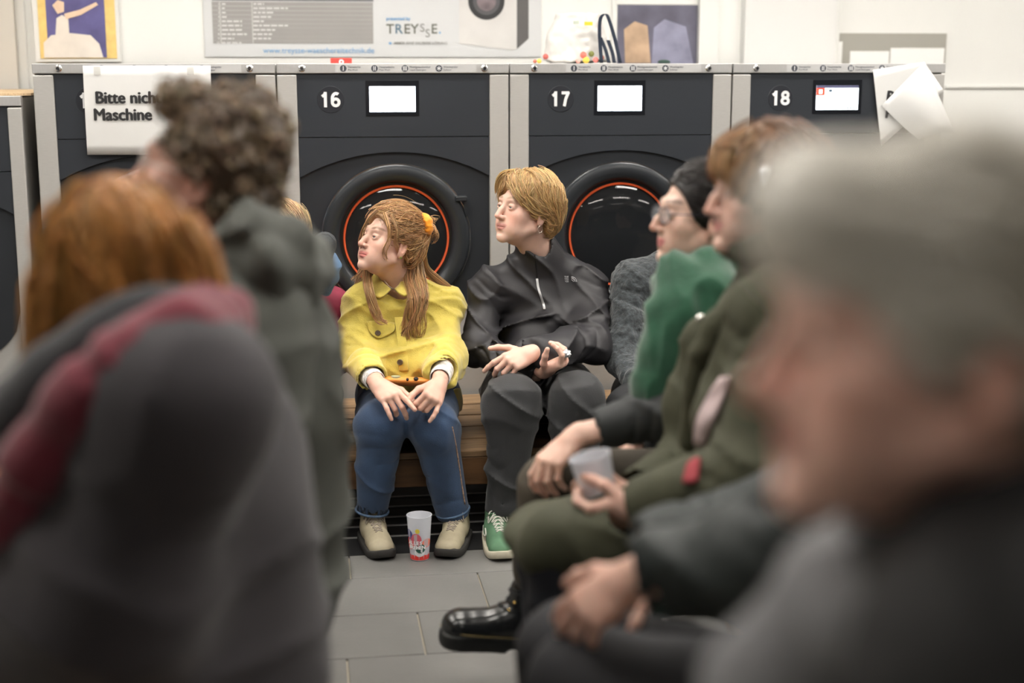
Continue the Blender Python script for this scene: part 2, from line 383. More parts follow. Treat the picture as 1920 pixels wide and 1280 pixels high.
# ------------------------------------------------------------------ washing machines
W = .87
MT = 1.552
def screw(x, z, y, parent):
    s = lathe('screw', [(0, .012), (.006, .012), (.0085, .009), (.0095, .003), (.013, .0), (.013, -.004)], M_chrome, parent, 20, 'Y', (x, y, z))
    a = boxes('screw_slot', [(x - .006, x + .006, y - .0135, y - .0117, z - .0012, z + .0012)], M_gap, s)
def ribbon2(pts, w):                     # flat stroke outline in x,z with square ends
    p = np.asarray(pts, float); t = np.gradient(p, axis=0); t /= np.linalg.norm(t, axis=1, keepdims=True) + 1e-9
    n = np.stack([-t[:, 1], t[:, 0]], 1) * w / 2; return p + n, p - n
def digit(ch, x, z, h, y, m, parent):
    w = h * .2; arc = lambda cx, cz, rx, rz, a0, a1, n=22: [(cx + rx * math.cos(math.radians(a)), cz + rz * math.sin(math.radians(a))) for a in np.linspace(a0, a1, n)]
    hh = h / 2; q = hh - w / 2
    S = {'1': [[(.02 * h, -hh), (.02 * h, hh)], [(-.20 * h, .20 * h), (-.06 * h, .30 * h), (.05 * h, .44 * h)]],
         '5': [[(.24 * h, q), (-.16 * h, q), (-.22 * h, 0)], arc(0, -.16 * h, .24 * h, q - .16 * h, 160, -150)],
         '6': [arc(0, -.18 * h, .22 * h, q - .18 * h, 0, 360, 30), arc(.03 * h, .05 * h, .25 * h, q - .05 * h, 55, 190) + [(-.22 * h, -.18 * h)]],
         '7': [[(-.27 * h, q), (.26 * h, q)], [(.21 * h, q + .05 * h), (.02 * h, 0), (-.08 * h, -hh)]],
         '8': [arc(0, -.2 * h, .235 * h, q - .2 * h, 0, 360, 30), arc(0, .21 * h, .2 * h, q - .21 * h, 0, 360, 30)]}[ch]
    V = []; F = []
    for k_, s_ in enumerate(S):
        a, b = ribbon2(s_, w); o = len(V); n = len(a)
        for yy in (y - .0004 - k_ * .0001, y + .0008):
            V += [(x + p[0], yy, z + p[1]) for p in a] + [(x + p[0], yy, z + p[1]) for p in b]
        for i in range(n - 1):
            F.append((o + i, o + i + 1, o + n + i + 1, o + n + i))
            F.append((o + i, o + 2 * n + i, o + 2 * n + i + 1, o + i + 1)); F.append((o + n + i, o + n + i + 1, o + 3 * n + i + 1, o + 3 * n + i))
        F.append((o, o + n, o + 3 * n, o + 2 * n)); F.append((o + n - 1, o + 3 * n - 1, o + 4 * n - 1, o + 2 * n - 1))
    return obj('number', mk('number', V, F, smooth=False), m, parent)
def washer(n, num, label, top=MT, wid=W, xl=None, colw=.072, screen=None, ctrl=True):
    xl = n * W if xl is None else xl; x0, x1 = xl + .003, xl + wid - .003; xc = (x0 + x1) / 2
    t = thing('washing_machine', label, 'washing machine', (xc, .45, 0), 'washing machines in the row')
    dz = top - MT
    box('housing', x0 + .002, x1 - .002, .022, .90, .10, top - .004, M_steel, t, bev=.004)
    box('plinth', x0 + .01, x1 - .01, .06, .88, 0, .10, M_rubber, t, bev=.003)
    rail = box('top_rail', x0, x1, -.006, .03, top - .036, top, M_steelH, t, bev=.0025)
    for s in (x0 + .092, x1 - .092): screw(s, top - .018, -.006, rail)
    cz = top - .041
    box('side_column', x0, x0 + colw, -.004, .022, .12, cz, M_steel, t, bev=.004)
    box('side_column', x1 - colw, x1, -.004, .022, .12, cz, M_steel, t, bev=.004)
    a0, a1 = x0 + colw + .001, x1 - colw - .001
    seam = top - .272
    up = box('control_panel', a0, a1, .002, .022, seam + .0012, top - .036, M_black, t, bev=.0015)
    # lower black field: upper part stands proud above a wide arch, the field below the arch is recessed
    pts = [(a0, seam - .0012)]
    R = .74; half = (a1 - a0) / 2; zt = top - .328
    arch = [(xc + half * u, zt - (R - math.sqrt(R * R - (half * u) ** 2))) for u in np.linspace(-1, 1, 25)]
    prism('door_surround', [(a0, seam - .0012), (a1, seam - .0012)] + arch[::-1], .002, .022, M_black, t)
    zb = top - 1.0
    low = [(xc + half * u, zb + .22 - .22 * math.sqrt(max(0, 1 - abs(u) ** 2.6))) for u in np.linspace(1, -1, 33)]
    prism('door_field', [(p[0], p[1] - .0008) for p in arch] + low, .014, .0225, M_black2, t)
    # door
    dzc = top - .655; dy = .012
    ring = lathe('door_ring', [(.213, .004), (.217, .022), (.228, .034), (.255, .040), (.272, .034), (.281, .018), (.283, -.004)], M_door, t, 96, 'Y', (xc, dy, dzc))
    lathe('ring_trim', [(.2815, .0185), (.2845, .0185), (.2845, .013), (.2815, .013)], M_chrome, ring, 96, 'Y', (xc, dy, dzc), closed=True)
    lathe('seal', [(.213, .006), (.2005, .004), (.2005, -.03)], M_rubber, t, 72, 'Y', (xc, dy, dzc))
    lathe('orange_ring', [(.1945, .012), (.2005, .014), (.2025, .008), (.1985, .002), (.1945, .004)], M_orange, t, 72, 'Y', (xc, dy, dzc), closed=True)
    lathe('door_glass', [(.196, .004), (.170, .018), (.12, .032), (.06, .040), (0.0005, .042)], M_glass, t, 64, 'Y', (xc, dy, dzc))
    lathe('drum', [(.196, -.002), (.19, -.05), (.185, -.30), (.10, -.33), (.0005, -.335)], M_drum, t, 48, 'Y', (xc, dy, dzc))
    ha = math.radians(28); hx, hz = xc + .268 * math.cos(ha), dzc + .268 * math.sin(ha)
    hd = box('door_handle', hx - .012, hx + .032, dy - .048, dy - .02, hz + .015, hz + .035, M_door, t, bev=.004)
    prism('handle_catch', [(hx + .02, hz + .024), (hx + .033, hz + .024), (hx + .033, hz - .05), (hx + .024, hz - .03)], dy - .03, dy - .005, M_door, t)
    # number disc and screen
    if num:
        nx, nz = a0 + .122 * (wid / W), top - .132
        M_disc = mat('number_disc', (.026, .028, .034), .3)
        nd = lathe('number_disc', [(0.0005, .0012), (.049, .0012), (.050, 0)], M_disc, up, 48, 'Y', (nx, .002, nz))
        for ci, ch in enumerate(num): digit(ch, nx + (-.0205 if ci == 0 else .0185), nz, .056, -.0002, M_print, up)
    if screen:
        sx0, sx1, sz0, sz1 = a0 + .266, a0 + .438, top - .178, top - .084
        box('screen_bezel', sx0 - .014, sx1 + .014, .0005, .004, sz0 - .016, sz1 + .022, mat('bezel_gloss', (.012, .013, .016), .12), up, bev=.001)
        sc = box('screen', sx0, sx1, -.0006, .003, sz0, sz1, screen, up, bev=0)
        if num == '18':
            boxes('screen_header', [(sx0, sx1, -.0012, -.0006, sz1 - .010, sz1)], mat('screen_dark_bar', (.1, .1, .18), .4, emit=.25), sc)
            boxes('screen_icon', [(sx0, sx0 + .034, -.0012, -.0006, sz1 - .038, sz1 - .010)], mat('screen_red', (.8, .08, .04), .4, emit=.75), sc)
            boxes('screen_glyph', [(sx0 + .010, sx0 + .024, -.0018, -.0012, sz1 - .032, sz1 - .016)], mat('screen_white', (1, 1, 1), .4, emit=1.6), sc)
            boxes('screen_text', [(sx0 + .050, sx0 + .064, -.0012, -.0006, sz1 - .025, sz1 - .015)] + [(sx1 - .045 + i * .012, sx1 - .038 + i * .012, -.0012, -.0006, sz0 + .004, sz0 + .010) for i in range(4)], mat('screen_ink', (.1, .15, .2), .4, emit=.2), sc)
    if ctrl:
        st = box('label_strip', a0 + .14, a1 - .05, -.0072, -.0058, top - .033, top - .004, mat('label_strip_grey', (.48, .48, .48), .45), rail, bev=0)
        f = (a1 - a0) / .722
        for i, (ix, words) in enumerate([(.172, ('Vorwäsche', 'Pre-Wash')), (.288, ('Hauptwäsche', 'Main Wash')), (.402, ('Flüssigwaschmittel', 'Liquid Detergent')), (.530, ('Weichspüler', 'Softener'))]):
            cx = a0 + ix * f; z = top - .018
            d = lathe('icon_disc', [(0.0005, .0007), (.0118, .0007), (.0125, 0)], M_dprint, st, 28, 'Y', (cx, -.0072, z))
            if i < 3: boxes('icon_bars', [(cx - .0012 + o_, cx + .0012 + o_, -.0087, -.0079, z - .008, z + .008) for o_ in {0: [0], 1: [-.003, .003], 2: [-.0055, 0, .0055]}[i]], M_print, d)
            else:
                bm = bmesh.new()
                for q in range(3):
                    r_ = bmesh.ops.create_cube(bm, size=1, matrix=Matrix.Translation((cx, -.0083, z)) @ Matrix.Rotation(q * math.pi / 3, 4, 'Y') @ Matrix.Diagonal((.0022, .0008, .016, 1)))
                obj('icon_star', bm_mesh('icon_star', bm), M_print, d)
            for j, wds in enumerate(words): text('strip_text', wds, .0105 - .0015 * j, (cx + .017, -.0076, z + .005 - .0105 * j), M_dprint, st, align='LEFT', ext=.0002)
    return t
M_scr = mat('screen_lit', (.9, .95, 1), .3, emit=5.0, ecol=(.80, .90, 1.0))
M_scr2 = mat('screen_lit_menu', (.9, .95, 1), .3, emit=2.2, ecol=(.85, .93, 1.0))
washer(-3, None, 'lower washing machine at the left edge with a chipboard strip on top', top=1.437, xl=-3 * W - .02, wid=W - .02, colw=.05, ctrl=False)
washer(-2, '15', 'washing machine behind the curly-haired man, with a paper notice taped on', ctrl=True)
washer(-1, '16', 'washing machine numbered 16, directly behind the woman in yellow', screen=M_scr)
washer(0, '17', 'washing machine numbered 17, with the carrier bag on top', screen=M_scr)
washer(1, '18', 'washing machine numbered 18 showing a menu with a red icon', screen=M_scr2)
tb = box('chipboard_strip', -3 * W - .02, -2 * W - .012, .03, .9, 1.4375, 1.446, mat('chipboard', (.55, .40, .24), .8, var=.3, vscale=200), bev=0)
tag(tb, 'strip of raw chipboard lying on the lower machine at the left edge', 'board')

# ------------------------------------------------------------------ notices taped to the machines
M_paper = mat('paper_white', (.66, .66, .65), .7, var=.02, vscale=10, bump=.05, bscale=14)
M_ink = mat('ink_black', (.02, .02, .022), .6)
M_tape = mat('clear_tape', (.75, .75, .72), .3, alpha=.5)
def paper(name, px, Y, label, th=.0012, rows=3, bend=0.0):
    (a, b, c, d) = [PY(x, y, Y) for x, y in px]       # tl tr br bl
    t = np.linspace(0, 1, 4); G = np.array([[(a * (1 - v) + b * v) * (1 - u) + (d * (1 - v) + c * v) * u - np.array([0, bend * math.sin(u * 2.6), 0]) for v in t] for u in t])
    o = sheet(name, G, th, M_paper, None, (3, 3)); tag(o, label, 'paper'); return o
p15 = paper('paper_notice', [(155, 123), (395, 123), (398, 290), (164, 290)], -.012, 'white landscape paper notice taped to machine 15 asking people not to use it', bend=.004)
for s, c in (('Bitte nicht', (178, 184)), ('Maschine', (175, 216))):
    q = PY(c[0], c[1], -.019); text('notice_text', s, .060, (q[0], -.0185, q[2]), M_ink, p15, fat=.0026, align='LEFT', ext=.0003, sx=.93)
for c in (182, 357):
    q = PY(c, 132, -.0155); box('tape', q[0] - .012, q[0] + .012, -.0162, -.0152, q[2] - .016, q[2] + .014, M_tape, p15, bev=0)
p18 = paper('paper_notice', [(1637, 131), (1733, 116), (1770, 170), (1652, 275)], -.012, 'white paper notice hanging crooked on machine 18, folded over at its corner')
p18b = sheet('folded_corner', np.array([[PY(1653, 198, -.02), PY(1695, 155, -.03), PY(1733, 117, -.017)], [PY(1690, 235, -.024), PY(1725, 195, -.05), PY(1752, 160, -.03)], [PY(1722, 262, -.03), PY(1760, 250, -.05), PY(1790, 250, -.03)]]), .0012, M_paper, p18, (5, 5))
for s, c in (('B', (1662, 181)), ('P', (1660, 212))):
    q = PY(c[0], c[1], -.0145); text('notice_text', s, .06, (q[0], -.0142, q[2]), M_ink, p18, fat=.0026, align='LEFT', ext=.0003, rot=(math.pi / 2, math.radians(6), 0))

# ------------------------------------------------------------------ wall above the machines
YW = BACK - .004
def wrect(x0, y0, x1, y1, Y=None):
    Y = YW if Y is None else Y; a = PY(x0, y0, Y); b = PY(x1, y1, Y); return a[0], b[0], b[2], a[2]      # x0,x1,z0,z1
def wbox(name, px, th, m, parent=None, kind=None, bev=.001, ztop=None, zbot=None, off=0.0, label=None):
    x0, x1, z0, z1 = wrect(*px); z1 = z1 if ztop is None else ztop; z0 = z0 if zbot is None else zbot
    return box(name, x0, x1, BACK - off - th, BACK - off, z0, z1, m, parent, bev, kind, label)
M_gold = mat('poster_gold_border', srgb(226, 196, 122), .6, var=.1, vscale=30)
M_violet = mat('poster_violet', srgb(92, 88, 138), .6, var=.25, vscale=9)
M_pale = mat('poster_pale', srgb(222, 214, 204), .6, var=.06, vscale=14)
M_skinp = mat('poster_flesh', srgb(224, 196, 170), .6, var=.08, vscale=20)
M_frame = mat('frame_white', (.72, .72, .70), .4)
pf = thing('framed_poster', 'framed violet and gold picture with a pale standing figure, above machine 15', 'picture', PY(142, 60, YW))
wbox('poster_frame', (54, -120, 228, 116), .022, M_frame, pf)
wbox('poster_border', (64, -112, 221, 110), .003, M_gold, pf, off=.0225)
wbox('poster_field', (80, -105, 202, 108), .002, M_violet, pf, off=.0257)
def wpoly(name, pxs, off, th, m, parent):
    pts = [PY(x, y, BACK - off) for x, y in pxs]; return prism(name, [(q[0], q[2]) for q in pts], BACK - off - th, BACK - off, m, parent)
wpoly('picture_shape', [(83, 108), (82, 80), (96, 66), (132, 62), (170, 66), (186, 82), (194, 108)], .028, .001, M_pale, pf)
wpoly('picture_shape', [(104, 66), (106, 34), (116, 28), (128, 34), (130, 64)], .029, .001, M_pale, pf)
wpoly('picture_shape', [(98, 10), (108, 0), (120, 4), (120, 22), (108, 26)], .029, .001, M_skinp, pf)
wpoly('picture_shape', [(120, 26), (150, 18), (180, 4), (184, 9), (152, 28), (124, 36)], .0295, .001, M_skinp, pf)
# left side: grey door leaf and white frame
wbox('door_1', (-260, -200, 34, 120), .03, mat('door_beige', srgb(196, 192, 184), .6), None, 'structure', zbot=.0, bev=.002)
wbox('trim_1', (34, -200, 54, 120), .05, M_frame, None, 'structure', zbot=0)
# banner
bn = thing('price_banner', 'wide white advertising banner with a grey price table on the wall', 'banner', PY(690, 60, YW))
M_ban = mat('banner_white', (.60, .61, .62), .45); M_tab = mat('table_grey', srgb(150, 148, 146), .5, var=.05, vscale=3)
M_tab2 = mat('table_head_grey', srgb(118, 120, 122), .5); M_blue = mat('print_blue', srgb(110, 160, 205), .5); M_gry = mat('print_grey', srgb(110, 112, 104), .5); M_lg = mat('print_light_grey', srgb(140, 140, 138), .5)
BO = .012
wbox('banner_sheet', (371, -230, 1014, 107), .005, M_ban, bn, off=.003)
wbox('price_table', (397, 3, 700, 82), .0012, M_tab, bn, off=.0083)
wbox('table_head', (396, -40, 700, 3), .0012, M_tab2, bn, off=.0083)
lines = []
for i in range(10):
    yv = 3.5 + i * 8.1; x0, x1, z0, z1 = wrect(397, yv, 700, yv + .9); lines.append((x0, x1, BACK - .0103, BACK - .0095, z0, z1))
for xv in (413, 473):
    x0, x1, z0, z1 = wrect(xv, 3, xv + .8, 82); lines.append((x0, x1, BACK - .0103, BACK - .0095, z0, z1))
boxes('table_rule', lines, mat('table_rule_pale', (.50, .50, .49), .5), bn)
def wtext(s, px, py, size, m, parent, align='LEFT', bold=0, off=.0105, sx=1.0, name='print_text'):
    q = PY(px, py, BACK - off); return text(name, s, size, (q[0], BACK - off, q[2]), m, parent, bold=bold, align=align, ext=.0003, sx=sx)
rows2 = [9, 9, 9, 9, 38, 38, 38, 50, 23, 37]; rows3 = [20, 65, 41, 35, 20, 65, 41, 35, 33, 0]; rp = random.Random(4); marks = []
for i in range(10):                     # rows of print too small to read: word-length marks
    yv = 7.5 + i * 8.1; wtext(str(i + 1), 411.5, yv, .012, M_print, bn, 'RIGHT')
    for x_, n_ in ((416, rows2[i]), (475, rows3[i])):
        e_ = x_ + n_
        while x_ < e_ - 2:
            w_ = min(e_ - x_, rp.uniform(5, 13)); x0, x1, z0, z1 = wrect(x_, yv - 1.5, x_ + w_, yv + 1.5); marks.append((x0, x1, BACK - .0104, BACK - .0095, z0, z1)); x_ += w_ + 2
boxes('table_print', marks, mat('table_print_white', (.62, .62, .62), .5), bn, kind='stuff')
wtext('www.treysse-waeschereitechnik.de', 702, 95, .0345, M_blue, bn, 'RIGHT', sx=.98)
wtext('presented by', 724, 35, .020, M_blue, bn, bold=.0004)
wtext('T', 724, 55, .058, M_gry, bn, bold=.0008); wtext('R', 740, 55, .058, mat('print_slate', srgb(96, 122, 140), .5), bn, bold=.0008); wtext('E', 757, 55, .058, M_gry, bn, bold=.0008); wtext('Y', 770, 55, .058, M_gry, bn, bold=.0008)
wtext('S', 787, 53, .050, M_lg, bn); wtext('S', 797, 63, .050, M_lg, bn); wtext('E', 808, 55, .058, M_gry, bn, bold=.0008); wtext('.', 822, 55, .058, M_blue, bn, bold=.001)
wbox('blue_square', (729, 79, 734, 83), .0008, M_blue, bn, off=.0095)
wtext('IMMER EINE SAUBERE LÖSUNG', 738, 81, .0165, M_lg, bn, bold=.0002, sx=1.05)
# printed washing machine on the banner
ad = wpoly('printed_machine', [(861, -90), (861, 82), (962, 94), (969, 92), (969, -90)], .0095, .001, mat('print_machine_front', srgb(206, 204, 202), .5, var=.08, vscale=4), bn)
wpoly('printed_machine_side', [(969, -90), (969, 92), (991, 72), (991, -90)], .0095, .001, mat('print_machine_side', srgb(92, 90, 90), .5), bn)
q = PY(912, 2, BACK - .011)
for r_, m_, o_ in ((.081, mat('print_dark', srgb(52, 52, 54), .5), .011), (.060, mat('print_mid', srgb(84, 84, 86), .5), .0118), (.043, mat('print_glass', srgb(120, 108, 112), .5, var=.3, vscale=20), .0126)):
    lathe('printed_door', [(0.0005, .0006), (r_, .0006), (r_, 0)], m_, bn, 48, 'Y', (q[0], BACK - o_, q[2]))
# white pillar and frames right of the banner
wbox('trim_2', (1313, -220, 1340, 118), .05, M_frame, None, 'structure', zbot=0)
wbox('door_2', (1340, -220, 1394, 118), .03, M_white, None, 'structure', zbot=0)
wbox('trim_3', (1394, -220, 1553, 118), .09, mat('cabinet_white', (.66, .66, .65), .45), None, 'structure', zbot=0)
wbox('trim_4', (1553, -220, 1562, 118), .07, M_frame, None, 'structure', zbot=0)
# dark picture behind the carrier bag
dp = thing('dark_picture', 'dark blue and brown picture on the wall behind the carrier bag', 'picture', PY(1235, 60, YW))
wbox('picture_mount', (1150, -160, 1316, 128), .012, M_frame, dp, bev=.002)
wbox('picture_field', (1157, 9, 1311, 126), .002, mat('picture_dark', srgb(98, 96, 112), .5, var=.3, vscale=6), dp, off=.0125)
wbox('picture_header', (1157, -150, 1311, 9), .002, M_white, dp, off=.0125)
wpoly('picture_shape', [(1172, 118), (1170, 55), (1190, 40), (1214, 48), (1220, 118)], .0148, .001, mat('picture_ochre', srgb(184, 156, 130), .5, var=.2, vscale=12), dp)
wpoly('picture_shape', [(1222, 120), (1226, 52), (1246, 36), (1286, 50), (1300, 120)], .0148, .001, mat('picture_lilac', srgb(138, 138, 160), .5, var=.2, vscale=12), dp)
# notice board at the right
nb = thing('notice_board', 'grey notice board with white sheets above the right end of machine 18', 'board', PY(1665, 90, YW))
wbox('board_panel', (1562, 62, 1770, 126), .015, mat('board_grey', srgb(160, 158, 150), .7), nb)
for r_ in ((1562, 78, 1576, 124), (1592, 96, 1664, 124), (1668, 90, 1767, 124)): wbox('board_sheet', r_, .002, mat('sheet_white', (.85, .85, .84), .6), nb, off=.0155)
wbox('trim_5', (1772, 160, 2600, 163), .012, M_frame, None, 'structure')

# ------------------------------------------------------------------ things standing on the machines
bag = thing('carrier_bag', 'crumpled white plastic carrier bag with fruit print and dark blue handles on machine 17', 'bag', (PY(1080, 118, .3)[0], .3, MT))
M_bag = mat('bag_white', (.60, .585, .565), .3, bump=.25, bscale=18); M_han = mat('bag_handle_navy', (.012, .02, .038), .5)
bx = lambda px, py, y=.3: PY(px, py, y)
def bagshell(y, bulge):
    rows = [[(1052, 27), (1075, 25), (1100, 25), (1126, 28)], [(1038, 52), (1070, 48), (1100, 48), (1132, 52)], [(1024, 85), (1060, 80), (1100, 80), (1140, 85)], [(1014, 117.6), (1050, 117.6), (1100, 117.6), (1148, 117.6)]]
    return rows
bf = Field()
rows = bagshell(0, 0)
b0, b1, t0, t1 = bx(1016, 118), bx(1150, 118), bx(1054, 30), bx(1126, 30)
f_ = lambda a: np.array([a[0], .3, max(a[2], MT + .004)])
for r0_, r1_, yy in ((rows[0], rows[1], 0), (rows[1], rows[2], 0), (rows[2], rows[3], 0)):
    A, B_, C_, D_ = bx(*r0_[0]), bx(*r0_[-1]), bx(*r1_[0]), bx(*r1_[-1])
    bf.flat((A + B_) / 2, (C_ + D_) / 2, (B_[0] - A[0]) / 2, (D_[0] - C_[0]) / 2, (0, 1, 0), .5, .01)
bf.plane((0, 0, MT + .006), (0, 0, -1), .003); bf.plane((0, 0, bx(1080, 26)[2]), (0, 0, 1), .01)
bf.disp(lambda p: .007 * vnoise(p * np.array([22, 22, 9]) + 3) + .004 * vnoise(p * 55))
fmesh('bag_body', bf, .006, M_bag, bag)
for pts in ([(1128, 118), (1126, 95), (1124, 60), (1126, 34), (1136, 26), (1143, 40), (1152, 70), (1158, 95), (1163, 118)], [(1126, 70), (1136, 95), (1142, 118)], [(1140, 75), (1148, 98), (1152, 118)]):
    c = catmull([bx(x, y, .205) for x, y in pts], 24); g = np.stack([c + np.array([-.007, 0, 0]), c, c + np.array([.007, 0, 0])], 1); g[..., 2] = np.maximum(g[..., 2], MT + .002)
    sheet('bag_handle', g, .003, M_han, bag, (1, 1))
for (x, y, r_, c_) in ((1095, 103, 7, (.75, .16, .12)), (1110, 101, 6, (.16, .17, .04)), (1100, 114, 7, (.8, .55, .08)), (1118, 112, 6, (.75, .2, .18)), (1085, 116, 5, (.7, .35, .3)), (1024, 106, 6, (.5, .12, .1)), (1012, 116, 5, (.75, .55, .1)), (1004, 115, 4, (.5, .15, .1)), (1130, 108, 5, (.6, .2, .15))):
    q = bx(x, y, .2); lathe('fruit_print', [(0.0005, .003), (r_ / 520 * .7, .002), (r_ / 520, 0)], mat('print_%d_%d' % (x, y), c_, .4), bag, 14, 'Y', (q[0], .212, max(q[2], MT + r_ / 520)))
q = bx(1103, 44, .2); boxes('bag_logo', [(q[0] - .012, q[0] + .020, .214, .218, q[2] - .007, q[2] + .007)], mat('logo_orange', (.9, .55, .05), .4), bag)
q = bx(1082, 42, .2); boxes('bag_logo', [(q[0] - .012, q[0] + .010, .214, .218, q[2] - .006, q[2] + .006)], mat('logo_sage', (.45, .5, .42), .4), bag)
# small red box and dark green item on the tops
q = PY(620, 118, .4); q2 = PY(659, 109, .4)
rb = thing('red_box', 'small red and white carton on top of machine 16', 'box', (q[0], .4, MT)); box('carton', q[0], q2[0], .36, .44, MT + .0005, q2[2], mat('carton_red', (.78, .06, .05), .5), rb, bev=.001)
qq = PY(640, 114, .36); lathe('carton_print', [(.004, .0006), (.010, .0006)], M_print, rb, 18, 'Y', (qq[0], .3598, qq[2] - .004))
q = PY(1245, 118, .35); gb = Field(); gb.ell((q[0], .35, MT + .006), (.026, .03, .010), k=0).plane((0, 0, MT + .0005), (0, 0, -1), 0)
o = fmesh('soap_pad', gb, .003, mat('pad_green', (.03, .06, .05), .7)); tag(o, 'flat dark green pad lying on top of machine 17 right of the bag', 'pad')

# ------------------------------------------------------------------ slatted bench and floor grate
M_wood = mat('bench_wood', srgb(140, 112, 82), .55, var=.35, vscale=6, stretch=(1, 9, 9), bump=.15, bscale=30)
M_wood2 = mat('bench_rail_wood', srgb(104, 74, 46), .55, var=.3, vscale=5, stretch=(1, 9, 9), bump=.15, bscale=30)
BZ = .285
bf0 = PZ(890, 845, BZ)[1]; br0 = -.02
bxl, bxr = PZ(520, 850, BZ)[0] - .5, PZ(1420, 850, BZ)[0]
bench = thing('slatted_bench', 'low wooden slatted bench standing along the washing machines', 'bench', ((bxl + bxr) / 2, (bf0 + br0) / 2, 0))
ns = 5; dep = (br0 - bf0); sw = dep / ns
for i in range(ns):
    box('slat', bxl, bxr, bf0 + i * sw + .004, bf0 + (i + 1) * sw - .012, BZ - .022, BZ, M_wood, bench, bev=.003)
box('front_rail', bxl, bxr, bf0 + .004, bf0 + .030, BZ - .118, BZ - .0225, M_wood2, bench, bev=.003)
box('rear_rail', bxl, bxr, br0 - .06, br0 - .03, BZ - .118, BZ - .0225, M_wood2, bench, bev=.003)
for lx in (bxl + .05, PZ(1000, 900, .2)[0], bxr - .1):
    for ly in (bf0 + .031, br0 - .11):
        box('bench_leg', lx - .03, lx + .03, ly, ly + .05, .004, BZ - .0225, M_wood2, bench, bev=.003)
    for zz in (BZ - .045, BZ - .095): lathe('bolt', [(0.0005, .003), (.005, .003), (.006, 0)], M_chrome, bench, 12, 'Y', (lx, bf0 + .004, zz))
gy0 = PZ(700, 1040, 0)[1]
gr = thing('floor_grate', 'black floor mat with light metal strips under the slatted bench', 'grate', (-.9, gy0 + .2, 0))
box('grate_base', -3, 1.2, gy0, -.02, .0002, .0022, M_rubber, gr, bev=0)
for py in (930, 948, 967, 983, 1003):
    yy = PZ(780, py, .003)[1]; box('metal_strip', -2.9, 1.15, yy - .006, yy + .006, .0022, .006, mat('strip_alu', (.5, .5, .5), .4, .7), gr, bev=.001)
# ------------------------------------------------------------------ people: shared builders
RNG = np.random.default_rng(7)
def facing(theta, tilt=0., roll=0.):       # theta: 0 looks at the camera, +90 looks to the left of the photograph; tilt up; roll toward own left
    t = math.radians(theta); f = -FH * math.cos(t) - RH * math.sin(t); u = UP.copy(); l = np.cross(u, f)
    a = math.radians(tilt); f, u = f * math.cos(a) + u * math.sin(a), u * math.cos(a) - f * math.sin(a)
    b = math.radians(roll); u, l = u * math.cos(b) + l * math.sin(b), l * math.cos(b) - u * math.sin(b)
    return np.stack([l, f, u], 1)           # columns: left, forward, up
class Head:
    def __init__(s, c, theta, tilt=0, roll=0, sc=1.0, **kw):
        s.c = np.asarray(c, float); s.R = facing(theta, tilt, roll); s.sc = sc; s.kw = kw
    def w(s, p): return s.c + (np.asarray(p, float) * s.sc) @ s.R.T
    def l(s, p): return ((np.asarray(p, float) - s.c) @ s.R) / s.sc
